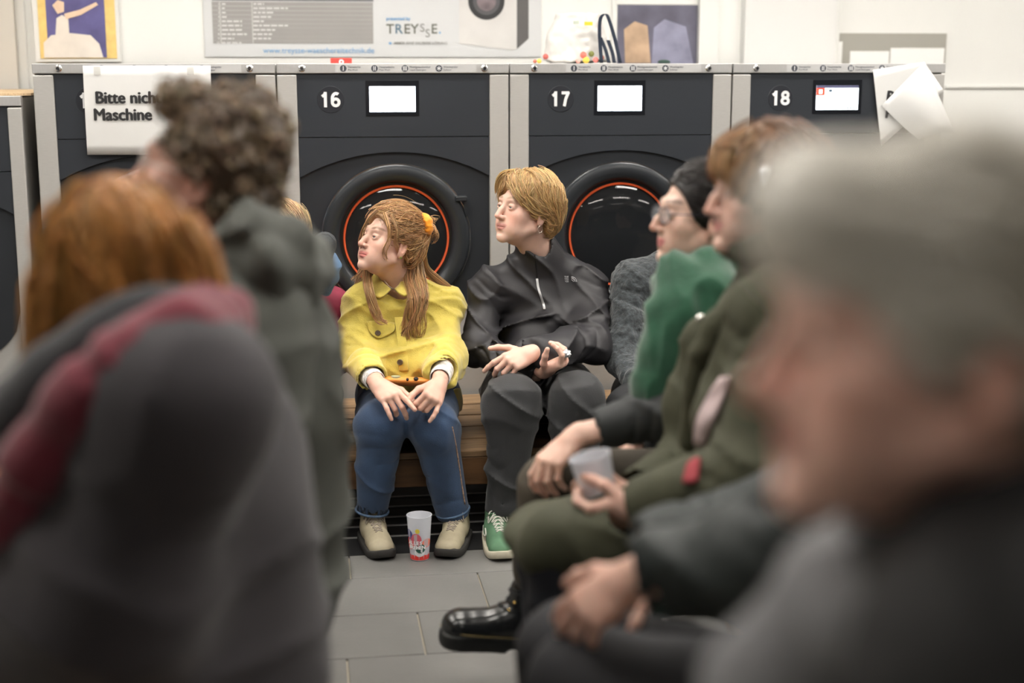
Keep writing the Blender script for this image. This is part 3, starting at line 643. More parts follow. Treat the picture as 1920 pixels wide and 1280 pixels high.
def head_field(H, neck, neck_r=.052, male=False, old=False, nose=1.0, chin=0.0, lipw=1.0):
    F = Field(); j = .004 if male else 0
    F.ell((0, -.014, .034), (.073, .094, .086), k=.01)
    F.ell((0, .036, -.030), (.0585 + j, .056, .082), k=.03)
    F.cone((-.050 - j, .004, -.050), (-.013, .076, -.096 - chin), .020, .013, .02); F.cone((.050 + j, .004, -.050), (.013, .076, -.096 - chin), .020, .013, .02)
    F.ell((0, .082, -.099 - chin), (.017, .013, .014), k=.014)
    for sx in (-1, 1):
        F.ell((.043 * sx, .060, -.022), (.021, .022, .022), k=.022)
        F.ell((.034 * sx, .064, -.060), (.020, .020, .026), k=.02)
    F.cone((-.030, .080, .026), (.030, .080, .026), .013 + j, None, .016)
    F.ell((0, .074, -.062), (.029, .020, .028), k=.018)
    for sx in (-1, 1): F.ell((.0315 * sx, .099, .006), (.0165, .014, .0125), k=.012, op='s')
    # nose
    F.cone((0, .086, .016), (0, .1015 * (1), -.010), .0070, .0085, .010)
    F.cone((0, .1015, -.010), (0, .1115 + .004 * (nose - 1), -.029 * nose), .0085, .0098, .008)
    for sx in (-1, 1):
        F.ell((.0112 * sx, .0985, -.0325 * nose), (.0075, .010, .0075), k=.006)
        F.ell((.0060 * sx, .1015, -.0395 * nose), (.0035, .005, .0040), k=.003, op='s')
    F.ell((0, .104, -.0475 - .008 * (nose - 1)), (.003, .003, .005), k=.004, op='s')
    # lips
    for sx in (-1, 1):
        F.cone((.0225 * sx * lipw, .0845, -.0625), (.005 * sx, .0930, -.0582), .0032, .0046, .005)
        F.cone((.0195 * sx * lipw, .0845, -.0655), (.003 * sx, .0918, -.0688), .0034, .0056, .005)
        F.cone((.0240 * sx * lipw, .0885, -.0635), (0, .0985, -.0632), .0012, .0016, .0025, op='s')
    F.ell((0, .096, -.0815), (.016, .007, .0065), k=.008, op='s')
    # eyelids
    for sx in (-1, 1):
        F.ell((.0315 * sx, .0795, .0045), (.0160, .0138, .0132), k=.004)
        F.ell((.0315 * sx, .0930, .0030), (.0120, .012, .0029), k=.0015, op='s')
    # ears
    for sx in (-1, 1):
        R = Matrix.Rotation(math.radians(-16 * sx), 3, 'Z') @ Matrix.Rotation(math.radians(10), 3, 'X'); R = np.array(R)
        e = np.array([.0765 * sx, -.010, -.006])
        F.ell(e, (.0095, .0185, .0325), R, k=.006)
        F.ell(e + np.array([.0085 * sx, .003, .004]), (.0065, .0110, .0200), R, k=.005, op='s')
        F.ell(e + np.array([-.003 * sx, .010, -.006]), (.006, .005, .006), k=.004)
        F.ell(e + np.array([-.001 * sx, .005, -.027]), (.0065, .010, .0095), R, k=.006)
    if old: F.disp(lambda p: .0022 * vnoise(p * np.array([30, 30, 110]) + 5) * (p[:, 2] < -.0))
    nb = H.l(neck); F.cone((0, -.022, -.045), nb, neck_r, neck_r * 1.08, .022)
    F.cone((0, .020, -.085), nb + np.array([0, .022, .0]), .022, .024, .03)
    F.ell(nb + np.array([0, -.015, -.04]), (.075, .045, .04), k=.04)
    return F
def skin_cols(tone, lip, brow=None, browz=.0315, blush=.35, beard=None, socket=.85):
    tone = np.array(tone); lip = np.array(lip)
    def c(V):
        C = np.tile(tone, (len(V), 1)); x, y, z = np.abs(V[:, 0]), V[:, 1], V[:, 2]
        g = lambda cx, cy, cz, s: np.exp(-((x - cx) ** 2 + (y - cy) ** 2 + (z - cz) ** 2) / (2 * s * s))
        red = np.array([1.04, .74, .70]); b = (g(.043, .075, -.030, .020) * blush + g(0, .115, -.030, .012) * .55 + g(.08, -.01, 0, .03) * .4)[:, None]
        C = C * (1 - b) + C * red * b
        m = np.clip(1.35 - np.sqrt(((x) / .0235) ** 2 + ((z + .0635 - .0035 * (x / .02) ** 2) / .0098) ** 2), 0, .35)[:, None] / .35 * ((y > .080) & (z < -.05))[:, None]
        C = C * (1 - m) + lip * m
        if brow is not None:
            zc = browz + .006 * np.clip((x - .012) / .03, 0, 1) - .006 * np.clip((x - .036) / .02, 0, 1)
            mb = np.clip(1.6 - np.sqrt(((x - .030) / .015) ** 2 + ((z - zc) / .0036) ** 2), 0, .6)[:, None] / .6 * (y > .045)[:, None]
            C = C * (1 - .7 * mb) + np.array(brow) * .7 * mb
            ey = np.exp(-(((x - .0315) / .0145) ** 2 + ((z - .0088) / .0018) ** 2))[:, None] * (y > .07)[:, None]; C = C * (1 - .6 * ey) + np.array(brow) * .35 * ey
        if beard is not None:
            mb = np.clip((-.045 - z) / .02 + (.04 - y) * 8 * (z < -.02), 0, 1)[:, None] * ((y > -.01) & (z < -.02) & (z > -.125))[:, None] * .55
            C = C * (1 - mb) + np.array(beard) * mb
        return C
    return c
def limb_field(F, chains, k=.02):
    for pts, rad in chains: F.chain(pts, rad, k)
    return F
FING = dict(i=(.0285, .088, (.042, .025, .021), .0088), m=(.0095, .091, (.046, .029, .022), .0090), r=(-.0095, .085, (.042, .027, .021), .0086), p=(-.0270, .076, (.033, .020, .018), .0076))
def hand_field(wrist, fwd, palm, right, curl, thumb, sc=.94, spread=None, elbow=None, wr=.026):
    """curl: dict finger -> 3 bend angles (deg); thumb: list of 3 direction triples (s, f, n) for its joints"""
    F = Field(); f = nrm(fwd); n = nrm(np.asarray(palm) - (np.asarray(palm) @ f) * f); s = np.cross(f, n) * (1 if right else -1); w = np.asarray(wrist, float)
    if elbow is not None:
        d = nrm(np.asarray(elbow) - w); F.flat(w + d * .09, w, .030 * sc, wr * sc, n, .85, .01)
    spread = spread or dict(i=7, m=1, r=-5, p=-12)
    for kf, (off, L, ph, r) in FING.items():
        k0 = w + s * off * .62 * sc + f * .012 * sc; kn = w + s * off * sc + f * L * sc - n * .004 * sc * (1 if kf in 'mr' else .2)
        F.cone(k0, kn, .0145 * sc, (r + .0032) * sc, .011)
    F.cone(w - f * .01, w + f * .02, wr * .93 * sc, .023 * sc, .014)
    F.ell(w + f * .050 * sc + n * .004, (.034 * sc, .040 * sc, .0155 * sc), np.stack([s, f, n], 1), k=.012)
    F.ell(w + f * .035 * sc + s * .020 * sc + n * .010 * sc, (.017 * sc, .028 * sc, .014 * sc), np.stack([s, f, n], 1), k=.012)
    nails = []
    for kf, (off, L, ph, r) in FING.items():
        p = w + s * off * sc + f * L * sc - n * .004 * sc * (1 if kf in 'mr' else .2); a = 0; sp = math.radians(spread[kf])
        fd = f * math.cos(sp) + s * math.sin(sp)
        for q in range(3):
            a += math.radians(curl[kf][q]); d = fd * math.cos(a) + n * math.sin(a); e = p + d * ph[q] * sc
            r0, r1 = 1.13 * r * (1 - .08 * q) * sc, 1.13 * r * (1 - .08 * (q + 1)) * sc
            F.cone(p, e, r0, r1, .0035); p = e
        nails.append((p, d))
    p = w + f * .022 * sc + s * .024 * sc + n * .006 * sc; rr_ = (.0135, .0115, .0100, .0082); ll = (.044, .034, .026)
    for q in range(3):
        a, b, c = thumb[q]; d = nrm(s * a + f * b + n * c); e = p + d * ll[q] * sc; F.cone(p, e, rr_[q] * sc, rr_[q + 1] * sc, .006); p = e
    return F
def const_cols(c): return lambda V: np.tile(np.array(c), (len(V), 1))
def hand_cols(tone):
    t = np.array(tone)
    def c(V):
        b = (vnoise(V * 45)[:, None] * .5 + .5) * .5; return t * (1 - b) + t * np.array([1.03, .82, .78]) * b
    return c
M_skin = mat('skin', (.7, .5, .4), .48, attr='Col', sss=.12, var=.03, vscale=60, bump=.05, bscale=220)
def eyes(H, body, iris=(.10, .13, .15), look=0.0):
    for sx in (-1, 1):
        c = np.array([.0315 * sx, .0780, .0040]); n_lat, n_lon = 12, 20
        V, F, C = [], [], []
        for i in range(n_lat + 1):
            a = math.pi * i / n_lat
            for j in range(n_lon):
                b = 2 * math.pi * j / n_lon; d = np.array([math.sin(a) * math.cos(b), math.cos(a), math.sin(a) * math.sin(b)])
                V.append(c + .0123 * d)
                ang = math.degrees(a); C.append((.01, .01, .01) if ang < 14 else iris if ang < 29 else (.5, .46, .44))
        for i in range(n_lat):
            for j in range(n_lon): F.append((i * n_lon + j, (i + 1) * n_lon + j, (i + 1) * n_lon + (j + 1) % n_lon, i * n_lon + (j + 1) % n_lon))
        V = np.array(V); lk = math.radians(look); q = V - c; R = np.array([[math.cos(lk), math.sin(lk), 0], [-math.sin(lk), math.cos(lk), 0], [0, 0, 1]]); V = c + q @ R.T
        obj('eye', mk('eye', H.w(V), np.array(F), cols=np.array(C)), mat('eyeball', (.8, .8, .8), .12, attr='Col', spec=.6), body)
def folds(amp, freq, seed, axis=None, an=.35):
    """cloth folds: ridged noise stretched along an axis"""
    if axis is None: sc_ = np.array([freq] * 3); Rm = np.eye(3)
    else:
        a = nrm(axis); b = nrm(np.cross(a, [.31, .9, .2])); Rm = np.stack([a, b, np.cross(a, b)], 1); sc_ = np.array([freq, freq * an, freq * an])
    def f(p):
        q = (p @ Rm) * sc_; n = vnoise(q + 11.3, seed); m = vnoise(q * 2.1 + 3.7, seed + 5)
        return -amp * (1 - np.abs(n)) ** 3 + amp * .35 * m + amp * .3
    return f
def creases(amp, freq, seed, axis=None, an=.45):
    if axis is None: axis = UP
    a = nrm(axis); b = nrm(np.cross(a, [.31, .9, .2])); Rm = np.stack([a, b, np.cross(a, b)], 1); sc_ = np.array([freq, freq * an, freq * an])
    def f(p):
        q = (p @ Rm) * sc_; q = q + .6 * np.stack([vnoise(q * .6 + 7, seed + 2)] * 3, 1); n = np.abs(vnoise(q, seed)); return amp * (.22 - np.exp(-n * 6.5))
    return f
def proj(F, pts, off=0.0):
    p = np.array(pts, float)
    for _ in range(4):
        d, g = F.grad(p); p = p - ((d - off)[:, None] * g / (np.linalg.norm(g, axis=1, keepdims=True) ** 2 + 1e-6))
    return p
def limb_folds(a, b, rad, amp, n, seed):   # rings of creases around a limb segment
    a = np.asarray(a, float); b = np.asarray(b, float); ax = b - a; L = np.linalg.norm(ax); ax /= L; u = nrm(np.cross(ax, [.3, .2, .9])); v = np.cross(ax, u)
    def f(p):
        q = p - a; t = q @ ax / L; x = q @ u; y = q @ v; r = np.sqrt(x * x + y * y) + 1e-6; th = np.arctan2(y, x)
        ph = n * t * 6.283 + 1.6 * np.sin(th + seed) + .9 * np.sin(2 * th + seed * 2 + 4 * t)
        wgt = np.clip(1.25 - np.abs(t - .5) * 1.6, 0, 1) * np.clip((rad * 1.5 - r) / (rad * .4), 0, 1)
        s_ = np.sin(ph + 1.5 * vnoise(p * 14, int(seed))); return amp * .75 * wgt * (1 - np.abs(s_)) ** 2 * np.clip(.15 + .85 * np.sin(th + seed * 3.1 + 5 * t), 0, 1) - amp * .15 * wgt
    return f
def body_mesh(name, parts, person, H=None):
    V, F, C = joinVF(parts); return obj(name, mk(name, V, F, cols=C), M_skin, person)
def part(fld, h, cols, xf=None, sm=1):
    V, F = fld.mesh(h); V = relax(V, F, sm) if sm else V; C = cols(V); return (xf(V) if xf else V, F, C)
# hair ---------------------------------------------------------------
def hair_cols(base, n, M, sides, var=.25, rng=RNG):
    c = np.array(base) * (1 + var * rng.standard_normal((n, 1))) * (1 + .06 * rng.standard_normal((n, 3))); c = np.clip(c, .002, 1)
    return np.repeat(c, M * sides, 0)
def flow_strands(fld, roots, dirf, steps, ds, off, jit=.25, rng=RNG, lift=None):
    """strands that run along a direction field while staying on the surface of the hair volume"""
    p = roots.copy(); out = []; n = len(p); jv = rng.standard_normal((n, 3)) * jit; offs = off * (.3 + 1.2 * rng.random(n))
    if lift is not None: offs = offs + lift * rng.random(n) ** 6
    for t in range(steps):
        for _ in range(2):
            d, g = fld.grad(p); gl = np.linalg.norm(g, axis=1, keepdims=True) + 1e-6; p = p - ((d - offs)[:, None] * g / gl) * .9
        out.append(p.copy()); v = dirf(p, t / steps) + jv; v = v - (np.sum(v * g, 1) / gl[:, 0] ** 2)[:, None] * g; v /= np.linalg.norm(v, axis=1, keepdims=True) + 1e-6
        p = p + v * ds
    return np.stack(out, 1)
def lock(guide, n, r0, r1, M=22, rng=RNG, wave=.004, wfreq=3., flat=None, ends=.12, spread_pow=.6):
    """a lock of n strands around a guide polyline; r0/r1 = lock radius at root/tip"""
    G = catmull(guide, M); T = np.gradient(G, axis=0); T /= np.linalg.norm(T, axis=1, keepdims=True)
    A = np.cross(T, FH); A /= np.linalg.norm(A, axis=1, keepdims=True) + 1e-6; B = np.cross(T, A)
    t = np.linspace(0, 1, M); out = []
    for i in range(n):
        a = rng.random() * 6.283; q = rng.random() ** spread_pow; x, y = q * math.cos(a), q * math.sin(a) * (flat or 1)
        R = r0 + (r1 - r0) * t + (r0 * .35) * np.sin(math.pi * t); ph = rng.random() * .9 + 3 * x; en = 1 - ends * rng.random()
        ww = wave * t * np.sin(wfreq * 6.283 * t * en + ph + 2 * y)
        s_ = G + A * (x * R + ww)[:, None] + B * (y * R + wave * .6 * t * np.cos(wfreq * 6.283 * t + ph))[:, None]
        if en < 1:
            idx = np.linspace(0, (M - 1) * en, M); i0 = np.minimum(idx.astype(int), M - 2); fr = (idx - i0)[:, None]; s_ = s_[i0] * (1 - fr) + s_[i0 + 1] * fr
        out.append(s_)
    return np.stack(out)
def hair_obj(name, groups, base, person, r0=.0011, r1=.0004, var=.25, sides=3, extra=None, rough=.42, label=None):
    parts = []
    for g in groups:
        b = base; rr0, rr1 = r0, r1
        if isinstance(g, tuple): g, b, rr0, rr1 = g
        V, F = strands_VF(g, rr0, rr1, sides); parts.append((V, F, hair_cols(b, g.shape[0], g.shape[1], sides, var)))
    for e in (extra or []): parts.append(e)
    V, F, C = joinVF(parts); return obj(name, mk(name, V, F, cols=C), mat('hair_fibre', (.3, .2, .1), rough, attr='Col', spec=.55), person, label=label)
def scalp_field(inf=.010, face=(.105, .094, .118), facec=(0, .116, -.030), low=-.055, bulk=(1, 1, 1), lowback=-.07):
    F = Field(); F.ell((0, -.016, .036), ((.073 + inf) * bulk[0], (.093 + inf) * bulk[1], (.085 + inf) * bulk[2]), k=.01)
    F.ell((0, -.055, -.02), (.056 + inf * .6, .045 + inf, .055), k=.03)
    F.ell(facec, face, k=.006, op='s'); F.face = ell_f(facec, face)[0]
    F.fn(lambda p: (low + (lowback - low) * np.clip((-p[:, 1] - .018) / .04, 0, 1)) - p[:, 2], 'i', .006)
    return F
def sample(V, n, cond=None, rng=RNG, fld=None):
    if fld is not None and hasattr(fld, 'face'): V = V[fld.face(V.astype(F4)) > .005]
    if cond is not None: V = V[cond(V)]
    return V[rng.integers(0, len(V), n)] + rng.standard_normal((n, 3)) * .0015
def glasses(H, person, m, lw=.026, lh=.019, tint=None, name='glasses'):
    g = None; parts = []
    for sx in (-1, 1):
        pts = [H.w((.0325 * sx + lw * math.cos(a) * (1 - .12 * math.sin(a) * 0), .1035 - .012 * abs((.0325 + sx * lw * math.cos(a) * sx) / .06), .002 + lh * math.sin(a))) for a in np.linspace(0, 2 * math.pi, 33)]
        parts.append(strands_VF(np.array(pts)[None], .0014, .0014, 6))
        parts.append(strands_VF(catmull([H.w((.058 * sx, .094, .008)), H.w((.074 * sx, .05, .010)), H.w((.0815 * sx, -.002, .010)), H.w((.082 * sx, -.020, -.006))], 14)[None], .0017, .0017, 6))
    parts.append(strands_VF(catmull([H.w((-.008, .104, .006)), H.w((0, .107, .010)), H.w((.008, .104, .006))], 8)[None], .0014, .0014, 6))
    V, F, C = joinVF([(v, f, np.zeros((len(v), 3))) for v, f in parts]); g = obj(name, mk(name, V, F), m, person)
    ml = mat('lens_glass', (.6, .65, .7), .05, alpha=.16, spec=.8)
    for sx in (-1, 1):
        ring = [H.w((.0325 * sx + lw * .97 * math.cos(a), .1030 - .012 * abs((.0325 + sx * lw * math.cos(a) * sx) / .06), .002 + lh * .97 * math.sin(a))) for a in np.linspace(0, 2 * math.pi, 25)[:-1]]
        r2 = [p + H.R[:, 1] * -.0012 for p in ring]; n = len(ring)
        obj('lens', mk('lens', ring + r2, [tuple(range(n)), tuple(range(2 * n - 1, n - 1, -1))] + [(i, i + n, (i + 1) % n + n, (i + 1) % n) for i in range(n)], smooth=False), ml, g)
    return g
def torso(F, hip, chest, neck, shL, shR, w, d, fw, k=.05, belly=0.0):
    """hips, waist, ribcage and shoulders; w/d half width and half depth of the chest, fw = forward direction"""
    sd = nrm(np.asarray(shL) - np.asarray(shR)); up = nrm(np.asarray(neck) - np.asarray(hip)); f2 = nrm(np.cross(sd, up)); f2 = f2 if f2 @ np.asarray(fw) > 0 else -f2
    R = np.stack([sd, f2, nrm(np.cross(sd, f2))], 1)
    F.ell(chest, (w, d, np.linalg.norm(np.asarray(neck) - np.asarray(hip)) * .36), R, k=k)
    F.ell(hip, (w * .98, d * 1.05, .13), R, k=k); mid = (np.asarray(hip) + np.asarray(chest)) / 2; F.ell(mid + f2 * belly, (w * .92, d * (1 + belly * 3), .16), R, k=k)
    F.cone(shR, shL, d * .58, d * .58, k); F.cone(chest, neck, d * .8, d * .52, k); return R
def shoe(person, heel, toe, m_up, m_sole, m_lace, L=.262, Wd=.044, name='shoe', sole_h=.026, collar=True, toe_cap=None, high=.075, tilt=None, lace_rows=5, stripe=None, label=None):
    heel = np.asarray(heel, float); f = nrm(np.asarray(toe) - heel); u = UP if tilt is None else nrm(tilt); f = nrm(f - (f @ u) * u); s = np.cross(f, u)
    w = lambda x, y, z: heel + f * x + s * y + u * z
    half = lambda t: Wd * (.74 + .26 * math.sin(min(1, t / .7) * math.pi / 2)) * (1 if t < .62 else math.sqrt(max(0, 1 - ((t - .62) / .40) ** 2.4))) * (math.sqrt(max(0, 1 - ((.10 - t) / .11) ** 2)) if t < .10 else 1)
    ts = np.concatenate([np.linspace(0, .1, 6), np.linspace(.14, .7, 12), np.linspace(.74, 1.0, 12)])
    def sole(z0, z1, g, name_, mm, par):
        ring = [(t * L, half(t) + g) for t in ts] + [(t * L, -half(t) - g) for t in ts[::-1]]; n = len(ring); V = []; F = []
        spring = lambda x: .014 * max(0, (x / L - .78) / .22) ** 2
        for zz, e in ((z0, -.003), (z0 + .004, 0), (z1 - .003, 0), (z1, -.002)):
            for x, y in ring: V.append(w(x + (e if x > L / 2 else -e), y * (1 + e / Wd), zz + spring(x)))
        for l_ in range(3):
            for i in range(n): j = (i + 1) % n; F.append((l_ * n + i, l_ * n + j, (l_ + 1) * n + j, (l_ + 1) * n + i))
        F += [tuple(range(n - 1, -1, -1)), tuple(range(3 * n, 4 * n))]; return obj(name_, mk(name_, V, F), mm, par)
    F = Field(); z = sole_h
    F.flat(w(.048, 0, z + .022), w(.10, 0, z + .030), .036, .040, s, .92, .02); F.cone(w(.10, 0, z + .026), w(.175, 0, z + .014), .040, .034, .02)
    F.flat(w(.165, 0, z + .008), w(L - .052, 0, z + .004), .040, .042, u, .78, .02)
    F.cone(w(.050, 0, z + .02), w(.052, 0, z + high), .034, .034, .015); F.cone(w(.085, 0, z + .03), w(.088, 0, z + high - .006), .032, .030, .02)
    if collar: F.cone(w(.060, 0, z + high - .012), w(.064, 0, z + high + .05), .026, .030, .004, op='s')
    F.plane(w(0, 0, z - .004), -u, .003)
    sh = fmesh(name, F, .0045, m_up, person, label=label); sole(0, sole_h, .004, 'sole', m_sole, sh)
    LC = lambda q, off=.0012: proj(F, np.array(q), off)
    for i in range(lace_rows):
        x = .098 + i * .0155; q = .021 - .0012 * i
        for sg in (-1, 1): tube('lace', LC([w(x, -q * sg, z + .06), w(x + .004, -q * .4 * sg, z + .075), w(x + .009, q * .4 * sg, z + .075), w(x + .013, q * sg, z + .06)]), .0023, m_lace, sh, 5, 9)
    for sg in (-1, 1): tube('lace', [LC([w(.100, 0, z + .08)], .003)[0], LC([w(.112, .022 * sg, z + .09)], .012)[0], LC([w(.126, .034 * sg, z + .06)], .004)[0], LC([w(.118, .016 * sg, z + .08)], .004)[0], LC([w(.102, 0, z + .08)], .004)[0]], .0019, m_lace, sh, 5, 18)
    tg = tube('tongue_edge', LC([w(.075, -.026, z + high), w(.098, -.018, z + high), w(.104, 0, z + high + .004), w(.098, .018, z + high), w(.075, .026, z + high)], .001), .0035, m_up, sh, 6, 14)
    if stripe:
        [tube('side_stripe', LC([w(.06, .045 * sg, z + .03), w(.10, .05 * sg, z + .012), w(.14, .045 * sg, z + .022), w(.12, .04 * sg, z + .04)]), .003, stripe, sh, 5, 16) for sg in (-1, 1)]
    if toe_cap: sole(sole_h * .6, sole_h + .002, .006, 'foxing', toe_cap, sh)
    return sh

def clothe(p, mj, mt, hip, ch, nk, sh, arms, legs, w, d, fw, ar, lr, h=.009, amp=.012, extraJ=None, cut=None, neckcut=None, seed=1, tr_name='trousers', jname='jacket', crs=.010, armk=.03):
    """jacket over torso and arms, trousers over the legs; arms: list of (shoulder, elbow, wrist), legs: list of (hip, knee, ankle)"""
    J = Field(); torso(J, hip, ch, nk, sh[0], sh[1], w, d, fw, .06)
    for a in arms: J.chain(list(a), ar, armk)
    for s_ in sh: J.cone(s_ + UP * .02, nk, ar[0] * .8, ar[0] * .85, .05)
    if extraJ: extraJ(J)
    for i, a in enumerate(arms):
        J.disp(limb_folds(a[0], a[1], ar[0], amp, 2.6, seed + i)); J.disp(limb_folds(a[1], a[2], ar[1], amp, 2.4, seed + 3 + i))
    J.disp(folds(amp, 6, seed + 11, UP + .7 * RH)); J.disp(creases(crs, 9, seed + 20, UP + .4 * RH))
    for a in arms: cuff(J, a[1], a[2], ar[2] * .8)
    if neckcut: J.cone(nk + neckcut[0], nk + neckcut[1], neckcut[2], neckcut[3], .01, op='s')
    jo = fmesh(jname, J, h, mj, p)
    T = None
    if legs:
        T = Field()
        for l in legs: T.chain(list(l), lr, .03)
        T.cone(legs[0][0], legs[1][0], lr[0], lr[0], .04); T.disp(folds(amp * .6, 8, seed + 30, UP)); to = fmesh(tr_name, T, h, mt, p)
    return J, jo, T
def simple_core(nk, ch, hip, sh, arms, legs, tone):
    c = [([nk, ch, hip], [.05, .10, .11]), ([sh[0], sh[1]], [.04, .04])] + [(list(a), [.036, .032, .026]) for a in arms] + [([l[0], l[1], l[1] * .25 + l[2] * .75], [.065, .05, .032]) for l in legs]
    return core_body(c, .016, tone)
def surf(F, px, py, off=0.0, t0=None, it=60):      # point where the view ray meets a modelled surface
    d = nrm(ray(px, py)); t = .3 if t0 is None else t0
    c = (F.lo + F.hi) / 2; t = max(t, np.linalg.norm(c - CAMP) - np.linalg.norm(F.hi - F.lo) / 2 - .1)
    best = (1e9, t)
    for _ in range(it):
        v = float(F((CAMP + d * t)[None])[0])
        if abs(v) < best[0]: best = (abs(v), t)
        if abs(v) < .0004 or t > 12: break
        t += v * .8
    return CAMP + d * (best[1] - off)
def core_body(chains, h=.014, tone=(.6, .4, .3)):
    F = Field(); limb_field(F, chains, .03); return part(F, h, const_cols(tone), sm=0)
def disc_on(F, px, py, r, th, m, parent, name='button', holes=True, lift=.0):
    p = surf(F, px, py); _, g = F.grad(p[None], .004); n = nrm(g[0]); p = p + n * lift; a = nrm(np.cross(n, UP)); b = np.cross(n, a); R = np.stack([a, b, n], 1)
    o = lathe(name, [(0.0005, th * .7), (r * .72, th * .7), (r * .85, th), (r, th * .6), (r, -th)], m, parent, 20, 'Z', p, R)
    if holes:
        for sx, sy in ((-1, 0), (1, 0), (0, 1), (0, -1)): lathe('button_hole', [(0.0003, th * .9), (r * .13, th * .9), (r * .13, 0)], M_gap, o, 8, 'Z', p + a * sx * r * .25 + b * sy * r * .25, R)
    return o
def px_sheet(name, F, rows, off, th, m, parent, up=(3, 3), folds=0, ffreq=6):
    return sheet(name, np.array([[surf(F, x, y, off) for x, y in r] for r in rows]), th, m, parent, up, folds, ffreq)
def cuff(F, elbow, wrist, r):            # opens the end of a sleeve
    d = nrm(np.asarray(wrist) - np.asarray(elbow)); F.cone(wrist - d * .035, wrist + d * .02, r, r * 1.1, .004, op='s'); F.fn(lambda p, w=np.array(wrist), d=d, R=max(.062, r * 1.55): np.where(np.linalg.norm(p - w, axis=1) < R, (p - w) @ d - .012, -1.), 'i', .003)

# ------------------------------------------------------------------ woman in the yellow jacket
SK1 = (.66, .42, .33)
p1 = thing('person', 'seated woman in a yellow jacket and blue jeans with an orange scrunchie', 'person', PZ(770, 1000, 0), 'visitors seated in the laundromat')
H1 = Head(P(729, 457, 4.74), 51, 20, 0, .965)
nk = P(748, 532, 4.82); hip = P(766, 729, 5.0); ch = P(757, 610, 4.91); shR, shL = P(684, 574, 4.78), P(828, 576, 4.87)
elR, elL = P(668, 662, 4.70), P(838, 668, 4.70); wrR, wrL = P(697, 707, 4.51), P(828, 700, 4.53); wrR1, wrL1 = wrR, wrL
knR, knL, anR, anL = P(714, 800, 4.45), P(812, 800, 4.45), P(697, 962, 4.47), P(850, 962, 4.49)
hpR, hpL = P(724, 742, 4.97), P(806, 742, 4.97)
hc1 = skin_cols(SK1, (.50, .17, .15), (.16, .09, .05))
cR = dict(i=(8, 10, 8), m=(38, 42, 24), r=(52, 52, 28), p=(22, 22, 14)); cL = dict(i=(62, 70, 40), m=(66, 70, 38), r=(66, 66, 36), p=(20, 24, 16))
hR = hand_field(P(710, 722, 4.42), P(755, 765, 4.30) - P(710, 722, 4.42), FH * .75 - UP * .65, True, cR, [(.55, .6, .5), (.25, .8, .5), (.1, .9, .35)], .97, dict(i=2, m=-1, r=-4, p=-14), elbow=elR)
hL = hand_field(P(822, 722, 4.42), P(802, 768, 4.29) - P(822, 722, 4.42), FH * .8 - UP * .3 - RH * .4, False, cL, [(.5, .7, .45), (.2, .8, .5), (0, .9, .4)], .97, elbow=elL)
b1 = body_mesh('body', [part(head_field(H1, nk, .047), .0022, hc1, H1.w), part(hR, .0022, hand_cols(SK1)), part(hL, .0022, hand_cols(SK1)),
    core_body([([nk, ch, hip], [.05, .10, .11]), ([shR, shL], [.04, .04]), ([shR, elR, wrR], [.038, .034, .028]), ([shL, elL, wrL], [.038, .034, .028]),
               ([hpR, knR, anR + UP * .06], [.065, .05, .034]), ([hpL, knL, anL + UP * .06], [.065, .05, .034]), ([hpR, hpL], [.07, .07])], tone=SK1)], p1)
eyes(H1, b1, look=8)
M_yel = mat('yellow_fleece', srgb(202, 183, 86), .9, var=.10, vscale=30, bump=.35, bscale=260, sheen=.35)
J1 = Field(); torso(J1, hip, ch, nk, shL, shR, .165, .125, -FH, .05)
J1.chain([shR, elR, wrR], [.062, .058, .050], .03); J1.chain([shL, elL, wrL], [.062, .060, .053], .03)
J1.cone(ch - FH * .075 + UP * .04, P(756, 685, 4.73), .085, .115, .06)
J1.cone(shR + UP * .02, nk, .042, .05, .04); J1.cone(shL + UP * .02, nk, .042, .05, .04)
J1.disp(limb_folds(shR, elR, .075, .012, 3.2, 1)); J1.disp(limb_folds(elR, wrR, .07, .010, 2.2, 2)); J1.disp(limb_folds(shL, elL, .08, .013, 3.4, 3)); J1.disp(limb_folds(elL, wrL, .07, .010, 2.2, 4))
J1.disp(folds(.012, 8, 3, UP + .5 * RH)); 
_c1, _c2 = creases(.020, 9, 6, UP - .5 * RH, .35), creases(.010, 17, 16, UP + .6 * RH, .35)
J1.disp(lambda p: (_c1(p) + _c2(p)) * np.clip((np.minimum(np.linalg.norm(p - wrR1, axis=1), np.linalg.norm(p - wrL1, axis=1)) - .075) / .07, 0, 1)); J1.disp(lambda p: .0010 * vnoise(p * 130))
cuff(J1, elR, wrR, .041); cuff(J1, elL, wrL, .044)
nv = nrm(nk - ch); J1.cone(nk - nv * .035 - FH * .035, nk + nv * .10 - FH * .02, .046, .075, .01, op='s')
jk = fmesh('jacket', J1, .0052, M_yel, p1)
px_sheet('placket', J1, [[(731, 545), (739, 545), (747, 546)], [(740, 600), (749, 600), (757, 600)], [(745, 640), (754, 640), (762, 640)], [(748, 694), (757, 695), (766, 694)]], .0075, .005, M_yel, jk)
px_sheet('pocket_flap', J1, [[(688, 602), (706, 601), (726, 603), (742, 606)], [(691, 618), (708, 622), (726, 621), (741, 616)], [(698, 628), (710, 634), (722, 630), (738, 622)]], .008, .005, M_yel, jk)
px_sheet('pocket_flap', J1, [[(766, 606), (785, 604), (798, 602)], [(766, 618), (786, 622), (798, 616)], [(770, 624), (786, 632), (796, 622)]], .008, .005, M_yel, jk)
M_btn = mat('button_brown_horn', (.10, .07, .045), .3)
disc_on(J1, 736, 555, .0098, .004, M_btn, jk, lift=.008); disc_on(J1, 707, 627, .0098, .004, M_btn, jk, lift=.012); disc_on(J1, 752, 679, .0098, .004, M_btn, jk, lift=.012)
cl = lambda *q: [P(*a) for a in q]
